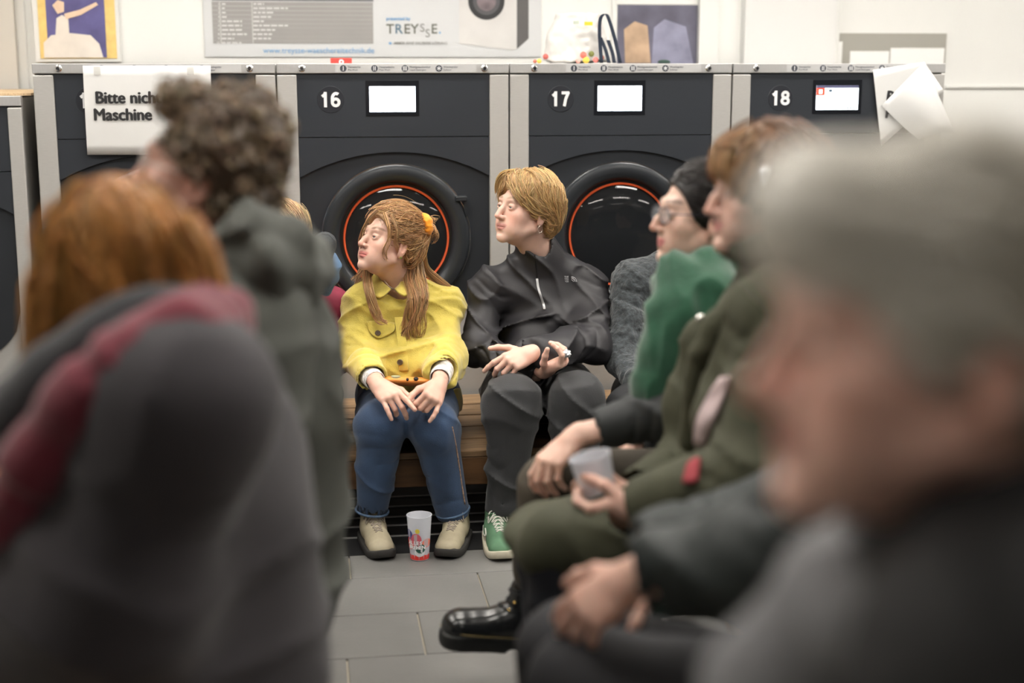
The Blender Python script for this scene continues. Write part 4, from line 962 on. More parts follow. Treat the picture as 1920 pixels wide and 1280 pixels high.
sheet('collar', np.array([cl((703, 512, 4.80), (712, 522, 4.765), (722, 533, 4.735), (733, 542, 4.72)), cl((694, 528, 4.775), (702, 540, 4.735), (712, 548, 4.71), (722, 553, 4.70)), cl((692, 536, 4.77), (698, 548, 4.73), (706, 556, 4.70), (712, 558, 4.69))]), .007, M_yel, jk, (4, 4))
sheet('collar', np.array([cl((757, 518, 4.79), (752, 527, 4.76), (747, 535, 4.735), (740, 542, 4.72)), cl((770, 528, 4.77), (765, 538, 4.74), (758, 546, 4.71), (748, 550, 4.70)), cl((778, 534, 4.76), (774, 544, 4.73), (766, 552, 4.70), (758, 555, 4.69))]), .007, M_yel, jk, (4, 4))
sheet('jacket_hem', np.array([cl((845, 735, 4.82), (855, 728, 4.86), (862, 728, 4.92)), cl((850, 755, 4.80), (858, 752, 4.85), (866, 750, 4.91)), cl((853, 770, 4.79), (859, 772, 4.84), (864, 768, 4.90))]), .008, M_yel, jk, (4, 4))
M_shirt = mat('floral_shirt', (.72, .70, .68), .8, var=.35, vscale=70)
for e, w, hx in ((elR, wrR, P(716, 727, 4.40)), (elL, wrL, P(818, 727, 4.40))):
    d = nrm(hx - w); cf = Field(); cf.flat(w - d * .03, w + d * .058, .036, .033, FH, .9, 0); cf.cone(w - d * .02, w + d * .12, .030, .030, .001, op='s'); cf.plane(w + d * .046, d, .002)
    fmesh('shirt_cuff', cf, .003, M_shirt, p1)
M_jean = mat('blue_denim', srgb(46, 66, 94), .85, var=.28, vscale=9, bump=.3, bscale=350, sheen=.15)
T1 = Field(); T1.chain([hpR, knR, anR], [.098, .078, .052], .03); T1.chain([hpL, knL, anL], [.098, .078, .054], .03); T1.cone(hpR, hpL, .10, .10, .04); T1.cone(hpR - UP * .0, hip, .1, .12, .04)
T1.disp(limb_folds(knR, anR, .09, .007, 2.6, 2)); T1.disp(limb_folds(knL, anL, .09, .008, 2.6, 5)); T1.disp(folds(.005, 9, 8, FH)); T1.disp(creases(.009, 11, 38, UP + .5 * RH, .4))
for k_, a_ in ((knR, anR), (knL, anL)):
    d = nrm(a_ - k_); T1.cone(a_ - d * .02, a_ + d * .08, .043, .045, .002, op='s'); T1.fn(lambda p, a_=a_, d=d: np.where(np.linalg.norm(p - a_, axis=1) < .14, (p - a_) @ d - .004, -1.), 'i', .002)
tr = fmesh('jeans', T1, .0055, M_jean, p1)
M_hem = mat('denim_hem', srgb(72, 92, 118), .85, var=.35, vscale=60)
for k_, a_, r_ in ((knR, anR, .0535), (knL, anL, .0555)):
    d = nrm(a_ - k_); u_ = nrm(np.cross(d, RH)); v_ = np.cross(d, u_); ring = np.array([a_ - d * .010 + (u_ * math.cos(t) + v_ * math.sin(t)) * r_ for t in np.linspace(0, 2 * math.pi, 33)])
    V, F = strands_VF(ring[None], .0042, .0042, 6); obj('hem', mk('hem', V, F), M_hem, tr)
M_stitch = mat('embroidery', (.34, .22, .15), .8, var=.6, vscale=120)
tube('side_seam', [surf(T1, 848, 800, .001), surf(T1, 856, 840, .001), surf(T1, 862, 880, .001), surf(T1, 867, 915, .001), surf(T1, 872, 945, .001)], .0024, M_stitch, tr, 5, 24)
M_shoe = mat('shoe_stone_leather', srgb(168, 158, 134), .6, var=.10, vscale=30, bump=.12, bscale=200); M_sol = mat('shoe_sole_dark', (.03, .028, .026), .8, bump=.3, bscale=90); M_lc = mat('lace_grey', srgb(150, 140, 128), .8)
M_sock = mat('sock_black', (.008, .008, .010), .9)
SH1 = PZ(690, 1004, 0) + .058 * nrm(PZ(724, 1056, 0) - PZ(690, 1004, 0)); SH2 = PZ(866, 1001, 0) + .058 * nrm(PZ(836, 1048, 0) - PZ(866, 1001, 0))
shoe(p1, PZ(690, 1004, 0), PZ(724, 1056, 0), M_shoe, M_sol, M_lc, .268, .047, lace_rows=6)
shoe(p1, PZ(866, 1001, 0), PZ(836, 1048, 0), M_shoe, M_sol, M_lc, .268, .047, lace_rows=6)
for k_, a_, s_ in ((knR, anR, SH1 + np.array([0, 0, .075])), (knL, anL, SH2 + np.array([0, 0, .075]))): sk = Field(); sk.cone(a_ - nrm(a_ - k_) * .05, s_, .036, .030, 0); fmesh('sock', sk, .006, M_sock, p1)
# hair, half tied up
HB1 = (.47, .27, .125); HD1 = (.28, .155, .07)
S1 = H1.l(P(788, 420, 4.79))
C1 = scalp_field(.013, bulk=(1.02, 1.04, 1.06), low=.014, lowback=-.045); C1.ell(S1 * .72, (.032, .032, .032), k=.03)
capV, capF = C1.mesh(.0045)
def dir1(p, t):  # swept back to the scrunchie
    d = S1 - p; d /= np.linalg.norm(d, axis=1, keepdims=True) + 1e-6; return d + .25 * np.array([0, 0, -1.]) * (np.abs(p[:, 0:1]) > .05)
g1 = flow_strands(C1, sample(capV, 2600, fld=C1), dir1, 14, .0095, .003, .22, lift=.02)
g1 = H1.w(g1.reshape(-1, 3)).reshape(g1.shape)
wl = lambda *q: np.array([P(*a) for a in q])
R1 = np.random.default_rng(11)
locks = [lock(wl((697, 478, 4.80), (690, 505, 4.74), (690, 540, 4.675), (700, 575, 4.655), (712, 598, 4.65), (728, 606, 4.645)), 130, .014, .009, 26, R1, .006, 1.6, .5, ends=.3),
         lock(wl((690, 490, 4.83), (676, 515, 4.79), (662, 530, 4.76)), 40, .014, .010, 18, R1, .006, 1.2, .5),
         lock(wl((772, 440, 4.80), (778, 480, 4.79), (780, 520, 4.745), (786, 555, 4.68), (782, 590, 4.665), (777, 620, 4.67), (770, 650, 4.68)), 330, .022, .026, 30, R1, .012, 2.4, .45, ends=.4),
         lock(wl((762, 485, 4.79), (764, 520, 4.75), (772, 560, 4.68), (766, 600, 4.67), (756, 632, 4.67), (764, 648, 4.67)), 130, .012, .014, 28, R1, .012, 2.2, .5, ends=.4),
         lock(wl((790, 455, 4.84), (796, 500, 4.87), (822, 528, 4.86), (850, 552, 4.86), (868, 590, 4.84)), 120, .016, .006, 24, R1, .006, 1.5, .4),
         lock(wl((765, 470, 4.82), (762, 500, 4.82), (770, 530, 4.80)), 70, .014, .018, 18, R1, .012, 2.5, .6, ends=.7),
         lock(wl((722, 398, 4.665), (730, 425, 4.64), (729, 450, 4.645), (722, 472, 4.65), (727, 490, 4.66)), 16, .006, .004, 20, R1, .005, 1.5, .7),
         lock(wl((733, 402, 4.67), (744, 430, 4.65), (742, 455, 4.66), (752, 480, 4.69)), 14, .006, .004, 20, R1, .005, 1.5, .7),
         lock(wl((708, 393, 4.69), (692, 408, 4.68), (681, 430, 4.68), (675, 452, 4.69), (677, 470, 4.70)), 22, .006, .003, 20, R1, .004, 1.3, .7),
         lock(wl((797, 422, 4.81), (812, 425, 4.81), (818, 440, 4.81), (806, 452, 4.82)), 30, .010, .012, 12, R1, .01, 1., .9),
         lock(wl((797, 418, 4.82), (810, 408, 4.83), (820, 415, 4.83)), 22, .008, .012, 12, R1, .01, 1., .9)]
fly = flow_strands(C1, sample(capV, 160, lambda v: v[:, 2] > .04, fld=C1), dir1, 12, .010, .012, .9, lift=.02); fly = H1.w(fly.reshape(-1, 3)).reshape(fly.shape)
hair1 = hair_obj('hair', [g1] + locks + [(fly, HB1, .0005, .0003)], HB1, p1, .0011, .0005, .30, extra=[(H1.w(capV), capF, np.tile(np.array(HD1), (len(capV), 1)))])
sr = Field(); c_ = P(799, 421, 4.765); ax = nrm(RH * .9 + FH * .35 + UP * .1); u_ = nrm(np.cross(ax, UP)); v_ = np.cross(ax, u_)
ring = [c_ + (u_ * math.cos(t) + v_ * math.sin(t)) * .024 for t in np.linspace(0, 2 * math.pi, 13)]
sr.chain(ring, [.013, .015] * 6 + [.013], .004); sr.disp(folds(.004, 60, 4))
fmesh('scrunchie', sr, .003, mat('scrunchie_orange', srgb(238, 150, 28), .7, sheen=.3), hair1)
ep = H1.w((.084, -.006, -.040)); es = Field(); es.ell(ep, (.004, .004, .004), k=0); fmesh('earring', es, .0015, mat('earring_green', (.25, .3, .08), .2, .5), b1)
tube('necklace', [P(712, 512, 4.755), P(722, 528, 4.74), P(734, 540, 4.735), P(747, 541, 4.74)], .0022, mat('necklace_beads', (.4, .3, .25), .4, var=.6, vscale=300), p1, 6, 16)
# orange case on her lap and the cup on the floor
M_case = mat('case_orange', srgb(226, 140, 62), .5)
c0 = P(757, 716, 4.60); cs_ = Field(); cs_.flat(P(728, 714, 4.54), P(792, 716, 4.54), .040, .040, nrm(UP + FH * .3), .38, 0); 
oc = thing('lap_case', 'flat orange case with a round badge lying on the lap of the woman in yellow', 'case', c0 - UP * .03); cm = fmesh('case_body', cs_, .004, M_case, oc)
for x, y, r_, m_ in ((742, 706, .016, mat('badge_sage', (.35, .36, .22), .4)), (764, 711, .0045, M_gap), (780, 710, .008, M_gap)): disc_on(cs_, x, y, r_, .003, m_, oc, 'badge' if r_ > .01 else 'case_hole', False)
M_cup = mat('cup_frosted', (.82, .84, .90), .35, alpha=.55, spec=.5)
def cup(base, axis, h, r0, r1, label, printed=True):
    ax = nrm(axis); a = nrm(np.cross(ax, FH)) ; a = -a if a @ RH < 0 else a; b = np.cross(ax, a); R = np.stack([a, b, ax], 1)
    t = thing('drinking_cup', label, 'cup', base)
    lathe('cup_wall', [(0.0005, .004), (r0 - .003, .004), (r0 - .001, .001), (r0, .004), (r1, h - .003), (r1 + .0012, h), (r1 - .0015, h), (r1 - .002, h - .004), (r0 - .002, .007), (.0005, .006)], M_cup, t, 48, 'Z', base, R)
    return t, R
cb = PZ(787, 1047, 0); cup1, CR = cup(cb + UP * .0008, UP, .146, .0295, .0395, 'frosted plastic cup with red base print standing on the floor between the shoes')
def cup_patch(name, a0, a1, h0, h1, m, off=.0006):
    V = []; n = 14
    for t in np.linspace(math.radians(a0), math.radians(a1), n):
        for hh in (h0, h1):
            r_ = .0295 + (.0395 - .0295) * hh / .146 + off; V.append(cb + UP * (hh + .0008) + (RH * math.sin(t) - FH * math.cos(t)) * r_)
    return obj(name, mk(name, V, [(2 * i, 2 * i + 2, 2 * i + 3, 2 * i + 1) for i in range(n - 1)]), m, cup1)
def cup_dot(name, a, hh, ra, rh, m, off):
    V = []; n = 18
    for t in np.linspace(0, 2 * math.pi, n + 1)[:-1]:
        aa = math.radians(a) + ra * math.cos(t); h_ = hh + rh * math.sin(t); r_ = .0295 + .010 * h_ / .146 + off; V.append(cb + UP * (h_ + .0008) + (RH * math.sin(aa) - FH * math.cos(aa)) * r_)
    return obj(name, mk(name, V, [tuple(range(n))]), m, cup1)
cr_ = mat('cup_red', (.75, .05, .04), .4); cup_patch('red_band', -180, 180, .004, .020, cr_)
cup_dot('print_blue_dot', -58, .088, .42, .016, mat('cup_blue', (.03, .04, .25), .4), .0007); cup_dot('print_red_field', -55, .058, .5, .020, cr_, .0010); cup_dot('print_coral', 48, .060, .55, .014, mat('cup_coral', (.8, .22, .15), .4), .0008)
cup_dot('print_pink', -14, .072, .5, .022, mat('cup_pink', (.62, .12, .16), .4), .0013); cup_dot('print_green', 8, .044, .48, .016, mat('cup_green', (.03, .12, .09), .4), .0016); cup_dot('print_white', 4, .030, .5, .014, M_print, .0014)
cup_dot('print_yellow', -6, .102, .2, .008, mat('cup_yellow', (.75, .6, .06), .4), .0012)
for s_, hh in (('ALLES', .063), ('BREMEN', .048)):
    for i, chh in enumerate(s_):
        a_ = math.radians(-52 + i * 15.5); r_ = .0295 + .010 * hh / .146 + .0022; q = cb + UP * hh + (RH * math.sin(a_) - FH * math.cos(a_)) * r_
        text('cup_letter', chh, .0165, q, M_print, cup1, bold=.0005, rot=(math.pi / 2, 0, a_ - YAW), ext=.0002)
# ------------------------------------------------------------------ woman in the black jacket
SK2 = (.70, .46, .37)
p2 = thing('person', 'seated person with short blond hair in a black zip jacket and black trousers', 'person', PZ(1000, 1000, 0), 'visitors seated in the laundromat')
H2 = Head(P(987, 396, 4.9), 55, 11, 0, 1.05)
nk = P(1013, 482, 4.97); hip = P(1005, 722, 5.12); ch = P(1008, 590, 5.05); shR, shL = P(916, 548, 4.95), P(1098, 546, 5.0)
elR, elL = P(893, 655, 4.82), P(1112, 648, 4.82); wrR, wrL = P(1006, 700, 4.62), P(1006, 660, 4.60)
knR, knL, anR, anL = P(962, 752, 4.50), P(1084, 750, 4.52), P(946, 955, 4.50), P(1066, 960, 4.56); hpR, hpL = P(960, 735, 5.1), P(1055, 735, 5.1)
hc2 = skin_cols(SK2, (.52, .24, .21), (.30, .19, .11), blush=.6)
cR = dict(i=(40, 50, 25), m=(55, 55, 30), r=(58, 58, 30), p=(58, 55, 30)); cL = dict(i=(28, 22, 12), m=(42, 45, 25), r=(50, 50, 25), p=(55, 50, 25))
hR2 = hand_field(P(1022, 694, 4.58), P(1066, 672, 4.52) - P(1022, 694, 4.58), UP * .85 - FH * .35 + RH * .1, True, cR, [(.5, .6, .6), (.15, .8, .6), (-.1, .8, .6)], 1.0, elbow=elR)
hL2 = hand_field(P(996, 662, 4.57), P(955, 680, 4.52) - P(996, 662, 4.57), FH * .75 - UP * .6, False, cL, [(.75, .7, .1), (.55, .85, .1), (.4, .9, .2)], 1.0, elbow=elL)
b2 = body_mesh('body', [part(head_field(H2, nk, .050, chin=-.002), .0023, hc2, H2.w), part(hR2, .0023, hand_cols(SK2)), part(hL2, .0023, hand_cols(SK2)),
    core_body([([nk, ch, hip], [.05, .10, .11]), ([shR, shL], [.04, .04]), ([shR, elR, wrR], [.038, .034, .028]), ([shL, elL, wrL], [.038, .034, .028]),
               ([hpR, knR, anR + UP * .06], [.065, .05, .034]), ([hpL, knL, anL + UP * .06], [.065, .05, .034]), ([hpR, hpL], [.07, .07])], tone=SK2)], p2)
eyes(H2, b2, look=5)
M_jblk = mat('black_shell_fabric', (.022, .021, .024), .52, var=.05, vscale=5, bump=.10, bscale=300)
J2 = Field(); torso(J2, hip, ch, nk, shL, shR, .185, .135, -FH, .05)
J2.chain([shR, elR, wrR], [.064, .060, .046], .03); J2.chain([shL, elL, wrL], [.064, .060, .044], .03)
J2.cone(shR + UP * .025, nk, .045, .06, .04); J2.cone(shL + UP * .025, nk, .045, .06, .04)
J2.cone(nk - UP * .02, nk + nrm(H2.c - nk) * .045, .070, .066, .02)
J2.cone(ch - FH * .06, P(1000, 690, 4.85), .10, .11, .05)
for a, b, r, n_, sd in ((shR, elR, .075, 2.6, 1), (elR, wrR, .07, 2.4, 4), (shL, elL, .075, 2.6, 7), (elL, wrL, .07, 2.6, 9)): J2.disp(limb_folds(a, b, r, .014, n_, sd))
J2.disp(folds(.014, 7, 13, UP + .8 * RH)); J2.disp(creases(.020, 8, 17, UP - .6 * RH, .3)); J2.disp(creases(.014, 13, 19, UP + .9 * RH, .3))
cuff(J2, elR, wrR, .036); cuff(J2, elL, wrL, .034)
J2.cone(nk + UP * .005 - FH * .02, nk + nrm(H2.c - nk) * .12 - FH * .01, .056, .062, .006, op='s')
jk2 = fmesh('jacket', J2, .0056, M_jblk, p2)
M_zip = mat('zip_silver', (.45, .45, .46), .3, .7)
zp = [surf(J2, x, y, .003) for x, y in ((1007, 522), (1009, 538), (1014, 555), (1019, 570), (1021, 580))]
zs = sheet('zip', np.stack([np.array(zp) - RH * .004, np.array(zp), np.array(zp) + RH * .004], 1), .004, M_zip, jk2, (4, 2))
tube('zip_seam', [surf(J2, x, y, .0015) for x, y in ((1003, 478), (1004, 495), (1006, 510), (1007, 522))], .0022, M_gap, jk2, 5, 14)
# arched stripes and small lettering of the chest emblem
def on_j2(px, py, off=.002): return surf(J2, px, py, off)
for r_ in (10, 7, 4):
    tube('emblem_arc', [on_j2(1071 + r_ * math.cos(a), 528 - r_ * math.sin(a) * .9) for a in np.linspace(0, 1.55, 7)], .0016, mat('emblem_grey', (.42, .42, .43), .5), jk2, 4, 12)
for i, s_ in enumerate(('THE', 'NORTH', 'FACE')):
    q = on_j2(1066, 519 + i * 4.2); text('emblem_text', s_, .0080, q, mat('emblem_grey', (.42, .42, .43), .5), jk2, align='RIGHT', rot=(math.pi / 2, 0, -YAW), ext=.0004, bold=.0003)
for w, e in ((wrL, elL), (wrR, elR)):
    d = nrm(w - e); u_ = nrm(np.cross(d, UP)); v_ = np.cross(d, u_)
    for q in (-.002, -.012, -.022):
        ring = np.array([w + d * q + (u_ * math.cos(t) + v_ * math.sin(t)) * .043 for t in np.linspace(0, 2 * math.pi, 25)]); V, F = strands_VF(ring[None], .004, .004, 6); obj('cuff_elastic', mk('cuff_elastic', V, F), M_jblk, jk2)
M_tblk = mat('black_trousers', (.020, .021, .023), .7, var=.1, vscale=6, bump=.2, bscale=300, sheen=.15)
T2 = Field(); T2.chain([hpR, knR, anR], [.105, .088, .064], .03); T2.chain([hpL, knL, anL], [.105, .088, .064], .03); T2.cone(hpR, hpL, .11, .11, .04)
T2.disp(limb_folds(knR, anR, .1, .010, 2.2, 3)); T2.disp(limb_folds(hpL, knL, .1, .012, 3, 6)); T2.disp(folds(.008, 9, 9, UP + FH * .5)); T2.disp(creases(.014, 10, 29, UP + .6 * RH, .3))
for k_, a_ in ((knR, anR), (knL, anL)):
    d = nrm(a_ - k_); T2.cone(a_ - d * .02, a_ + d * .08, .055, .055, .002, op='s'); T2.fn(lambda p, a_=a_, d=d: np.where(np.linalg.norm(p - a_, axis=1) < .14, (p - a_) @ d - .004, -1.), 'i', .002)
fmesh('trousers', T2, .006, M_tblk, p2)
M_gsh = mat('shoe_green_suede', srgb(84, 120, 92), .8, var=.12, vscale=25); M_wsol = mat('shoe_sole_white', srgb(190, 184, 165), .6, var=.1, vscale=30); M_wl = mat('lace_white', srgb(196, 196, 186), .7)
sA, sB = PZ(925, 1003, 0), PZ(944, 1056, 0); shoe(p2, sA, sB, M_gsh, M_wsol, M_wl, .275, .047, stripe=M_wl, lace_rows=6)
sC, sD = PZ(1050, 1000, 0), PZ(1070, 1050, 0); shoe(p2, sC, sD, M_gsh, M_wsol, M_wl, .275, .047, stripe=M_wl, lace_rows=6)
M_sock2 = mat('sock_navy_speckled', (.012, .014, .03), .9, var=.9, vscale=90)
for a_, s_ in ((anR, sA + .06 * nrm(sB - sA)), (anL, sC + .06 * nrm(sD - sC))): sk = Field(); sk.cone(a_ + UP * .05, s_ + UP * .08, .040, .034, 0); fmesh('sock', sk, .006, M_sock2, p2)
# short blond hair, side parted and swept
HB2 = (.56, .37, .17)
C2 = scalp_field(.016, face=(.10, .088, .110), facec=(0, .120, -.034), low=.016, lowback=-.085, bulk=(1.03, 1.0, 1.03))
C2.ell((.050, .030, .060), (.030, .050, .050), k=.03); C2.ell((0, .055, .098), (.05, .03, .022), k=.02); C2.ell((.066, -.006, .020), (.022, .040, .036), k=.02)
capV, capF = C2.mesh(.0045); par = np.array([-.012, .035, .125])
def dir2(p, t):
    d = p - par; v = np.stack([d[:, 0] * .9 + .05 * np.sign(d[:, 0] + .004), -.30 * np.abs(d[:, 2]) - .03 + 0 * d[:, 1], -.75 * np.abs(d[:, 2]) - .05], 1); v[:, 1] -= .12 * (p[:, 2] < .05); v[:, 1] += .13 * (p[:, 1] > .045)
    return v / (np.linalg.norm(v, axis=1, keepdims=True) + 1e-6)
g2 = flow_strands(C2, sample(capV, 3000, fld=C2), dir2, 12, .0068, .004, .16, lift=.012); g2 = H2.w(g2.reshape(-1, 3)).reshape(g2.shape)
R2 = np.random.default_rng(5)
l2 = [lock(H2.w(np.array(q)), n_, a, b, 14, R2, .003, 1, .6) for q, n_, a, b in (
    ([(-.01, .06, .120), (-.04, .085, .105), (-.060, .088, .075), (-.066, .080, .040)], 70, .012, .007),
    ([(.0, .055, .122), (.030, .088, .100), (.052, .080, .062), (.062, .066, .030)], 90, .013, .009),
    ([(.01, .03, .126), (.055, .055, .100), (.078, .045, .050), (.085, .020, .012)], 120, .016, .010),
    ([(.02, .0, .127), (.066, .01, .095), (.088, .0, .045), (.088, -.03, .004)], 120, .016, .012),
    ([(.02, -.04, .12), (.066, -.05, .08), (.082, -.055, .03), (.066, -.07, -.03), (.05, -.072, -.075)], 110, .016, .010))]
hair2 = hair_obj('hair', [g2] + l2, HB2, p2, .0012, .0005, .2, extra=[(H2.w(capV), capF, np.tile(np.array((.40, .25, .11)), (len(capV), 1)))])
ep = H2.w((.082, -.006, -.040)); rg = np.array([ep + H2.R @ np.array([0, .010 * math.cos(t), -.012 + .012 * math.sin(t)]) for t in np.linspace(0, 2 * math.pi, 19)]); V, F = strands_VF(rg[None], .0009, .0009, 5); obj('earring', mk('earring', V, F), mat('earring_silver', (.7, .68, .62), .25, 1.), b2)
wf = Field(); wf.ell(P(1061, 663, 4.50), (.016, .013, .012), k=0); wf.disp(lambda p: .006 * vnoise(p * 130) + .003 * vnoise(p * 260))
o = fmesh('foil_wrapper', wf, .002, mat('foil', (.7, .7, .72), .2, .7), None, sm=0); tag(o, 'small crumpled shiny wrapper held in the hand of the person in black', 'wrapper')
# ------------------------------------------------------------------ person in the grey fleece beside the black jacket
FL = -RH
SK = (.60, .40, .31)
p3 = thing('person', 'person in a dark grey fleece jacket, face hidden behind the woman with glasses', 'person', PZ(1230, 1000, 0), 'visitors seated in the laundromat')
H3 = Head(P(1312, 398, 5.0), 50, 5, 0, 1.0); nk = P(1290, 490, 5.02); hip = P(1240, 735, 5.12); ch = P(1255, 610, 5.05); shR, shL = P(1190, 535, 4.97), P(1350, 540, 5.0)
A3 = [(shR, P(1168, 672, 4.84), P(1215, 735, 4.66)), (shL, P(1370, 672, 4.84), P(1300, 735, 4.66))]; L3 = [(P(1200, 740, 5.1), P(1185, 770, 4.55), P(1185, 965, 4.55)), (P(1290, 740, 5.1), P(1300, 770, 4.55), P(1300, 965, 4.55))]
hands3 = [hand_field(a[2] - FH * .01, -FH * .8 - UP * .3 + RH * s_ * .5, -UP, s_ > 0, dict(i=(20, 20, 10), m=(22, 22, 12), r=(24, 24, 12), p=(26, 26, 12)), [(.6, .7, .2), (.4, .8, .2), (.2, .9, .2)], 1.0, elbow=a[1]) for a, s_ in zip(A3, (1, -1))]
b3 = body_mesh('body', [part(head_field(H3, nk), .005, skin_cols(SK, (.5, .2, .18)), H3.w)] + [part(q, .004, hand_cols(SK)) for q in hands3] + [simple_core(nk, ch, hip, (shL, shR), A3, L3, SK)], p3)
M_fleece = mat('grey_fleece', srgb(58, 63, 66), .95, var=.45, vscale=70, bump=1.0, bscale=110, sheen=.3)
J3, jo3, _ = clothe(p3, M_fleece, mat('dark_trousers', (.014, .015, .017), .8), hip, ch, nk, (shL, shR), A3, L3, .175, .13, -FH, [.072, .066, .052], [.1, .08, .06], .006, .010, extraJ=lambda J: J.disp(lambda p: .004 * vnoise(p * 70) + .003 * vnoise(p * 130)), neckcut=(UP * .01 - FH * .02, UP * .12 - FH * .02, .055, .065), seed=41)
px_sheet('snap_tab', J3, [[(1240, 498), (1252, 498), (1262, 500)], [(1240, 518), (1250, 522), (1260, 524)], [(1242, 532), (1250, 536), (1258, 536)]], .006, .005, mat('tab_black', (.02, .022, .025), .6), jo3)
disc_on(J3, 1248, 530, .007, .010, mat('snap_brass', (.5, .35, .18), .3, .9), jo3, 'snap', False)
for l in L3:
    hl = np.array([l[2][0], l[2][1] + .05, 0]); shoe(p3, hl, hl - FH * .3, mat('shoe_black', (.015, .015, .016), .5), M_sol, M_sock, .265, .046, lace_rows=4)
C3 = scalp_field(.014, low=-.01); cv, cf = C3.mesh(.006); g3 = flow_strands(C3, sample(cv, 500, fld=C3), lambda p, t: np.array([0, -.5, -.8]) + 0 * p, 8, .010, .003, .2)
hair_obj('hair', [H3.w(g3.reshape(-1, 3)).reshape(g3.shape)], (.08, .05, .03), p3, .002, .001, extra=[(H3.w(cv), cf, np.tile((.06, .04, .025), (len(cv), 1)))])

# ------------------------------------------------------------------ woman with glasses and green scarf
SK4 = (.66, .44, .35)
p4 = thing('person', 'dark-haired woman in profile with glasses and a green scarf, hand on her knee', 'person', PZ(1200, 1280, 0), 'visitors seated in the laundromat')
H4 = Head(P(1313, 407, 3.25), 78, 4, 0, .98); nk = P(1335, 505, 3.27); hip = P(1350, 895, 3.27); ch = P(1345, 660, 3.27); shL, shR = P(1335, 590, 3.10), P(1335, 580, 3.45)
A4 = [(shL, P(1262, 772, 3.00), P(1092, 812, 3.06)), (shR, P(1290, 770, 3.5), P(1180, 850, 3.42))]; L4 = [(P(1345, 915, 3.16), P(1045, 915, 3.14), P(1003, 1108, 3.30)), (P(1345, 915, 3.38), P(1090, 930, 3.42), P(1190, 1150, 3.5))]
hc4 = skin_cols(SK4, (.55, .20, .19), (.03, .02, .018), blush=.2)
h4L = hand_field(P(1082, 818, 3.05), P(1036, 862, 3.02) - P(1082, 818, 3.05), FH * .5 - UP * .5 + RH * .55, False, dict(i=(30, 35, 20), m=(38, 40, 20), r=(42, 40, 20), p=(44, 40, 20)), [(.7, .5, .5), (.4, .8, .5), (.2, .9, .4)], 1.0, elbow=A4[0][1])
h4R = hand_field(A4[1][2], -RH * .8 - UP * .4, -UP, True, dict(i=(20, 25, 15), m=(22, 25, 15), r=(25, 25, 15), p=(28, 25, 15)), [(.6, .7, .2), (.4, .8, .2), (.2, .9, .2)], 1.0, elbow=A4[1][1])
b4 = body_mesh('body', [part(head_field(H4, nk, .046, lipw=.95), .0028, hc4, H4.w), part(h4L, .003, hand_cols(SK4)), part(h4R, .004, hand_cols(SK4)), simple_core(nk, ch, hip, (shL, shR), A4, L4, SK4)], p4)
eyes(H4, b4, (.05, .04, .03))
M_bj = mat('black_jacket_soft', (.020, .023, .024), .6, var=.15, vscale=8, bump=.15, bscale=120)
J4, jo4, T4 = clothe(p4, M_bj, mat('umber_trousers', srgb(66, 60, 50), .85, var=.12, vscale=10, bump=.2, bscale=200), hip, ch, nk, (shL, shR), A4, [(l[0], l[1], l[1] * .22 + l[2] * .78) for l in L4], .17, .13, FL, [.066, .062, .050], [.10, .082, .062], .0075, .012, neckcut=(UP * .01 + FL * .02, UP * .12 + FL * .02, .05, .065), seed=51)
M_scarf = mat('green_scarf_wool', srgb(31, 76, 54), .95, var=.15, vscale=20, bump=.4, bscale=120, sheen=.4)
S4 = Field(); ca, cb_ = H4.w((0, -.005, -.125)), nk
for c_, r_, th_ in ((ca - UP * .020, .075, .028), (nk + UP * .03, .088, .036), (nk - UP * .03, .100, .036)):
    S4.chain([c_ + (FH * math.sin(t) * .95 + RH * math.cos(t)) * r_ - UP * .02 * math.cos(t + 2.6) for t in np.linspace(0, 2 * math.pi, 15)], [th_] * 15, .012)
S4.chain([P(1265, 505, 3.12), P(1252, 580, 3.06), P(1232, 660, 3.03), P(1218, 730, 3.02), P(1210, 785, 3.02)], [.036, .042, .040, .036, .030], .02)
S4.chain([P(1290, 520, 3.10), P(1275, 600, 3.04), P(1258, 680, 3.01), P(1240, 740, 3.0)], [.036, .040, .036, .030], .02)
S4.chain([P(1330, 490, 3.13), P(1345, 540, 3.08), P(1330, 600, 3.04)], [.036, .04, .036], .02)
S4.disp(folds(.012, 12, 71, RH * .8 + UP * .35, .25)); S4.disp(creases(.010, 16, 73, RH + UP * .3, .3)); S4.cone(H4.w((0, 0, -.02)), H4.w((0, -.01, -.20)), .062, .055, .01, op='s')
sc4 = fmesh('scarf', S4, .0055, M_scarf, p4)
R4 = np.random.default_rng(3)
fr = [lock([P(x, 775 + R4.random() * 8, 3.01), P(x - 2 + R4.random() * 6, 800, 3.0), P(x - 6 + R4.random() * 14, 812 + R4.random() * 14, 3.0)], 7, .004, .005, 8, R4, .003, 1) for x in range(1194, 1236, 6)]
V, F = strands_VF(np.concatenate(fr), .0013, .0008, 4); obj('fringe', mk('fringe', V, F), M_scarf, sc4)
glasses(H4, p4, mat('frame_dark_metal', (.06, .06, .08), .3, .7), .024, .019)
C4 = scalp_field(.010, face=(.105, .096, .112), low=-.02, lowback=-.09); C4.ell((0, -.085, .01), (.045, .035, .045), k=.03); cv, cf = C4.mesh(.005)
g4 = flow_strands(C4, sample(cv, 1200, fld=C4), lambda p, t: np.array([0, -1., -.25]) + np.stack([0 * p[:, 0], 0 * p[:, 0], -2. * (p[:, 2] - .0)], 1), 12, .010, .002, .15, lift=.008)
hair_obj('hair', [H4.w(g4.reshape(-1, 3)).reshape(g4.shape)], (.022, .018, .017), p4, .0014, .0007, .3, extra=[(H4.w(cv), cf, np.tile((.014, .012, .012), (len(cv), 1)))])
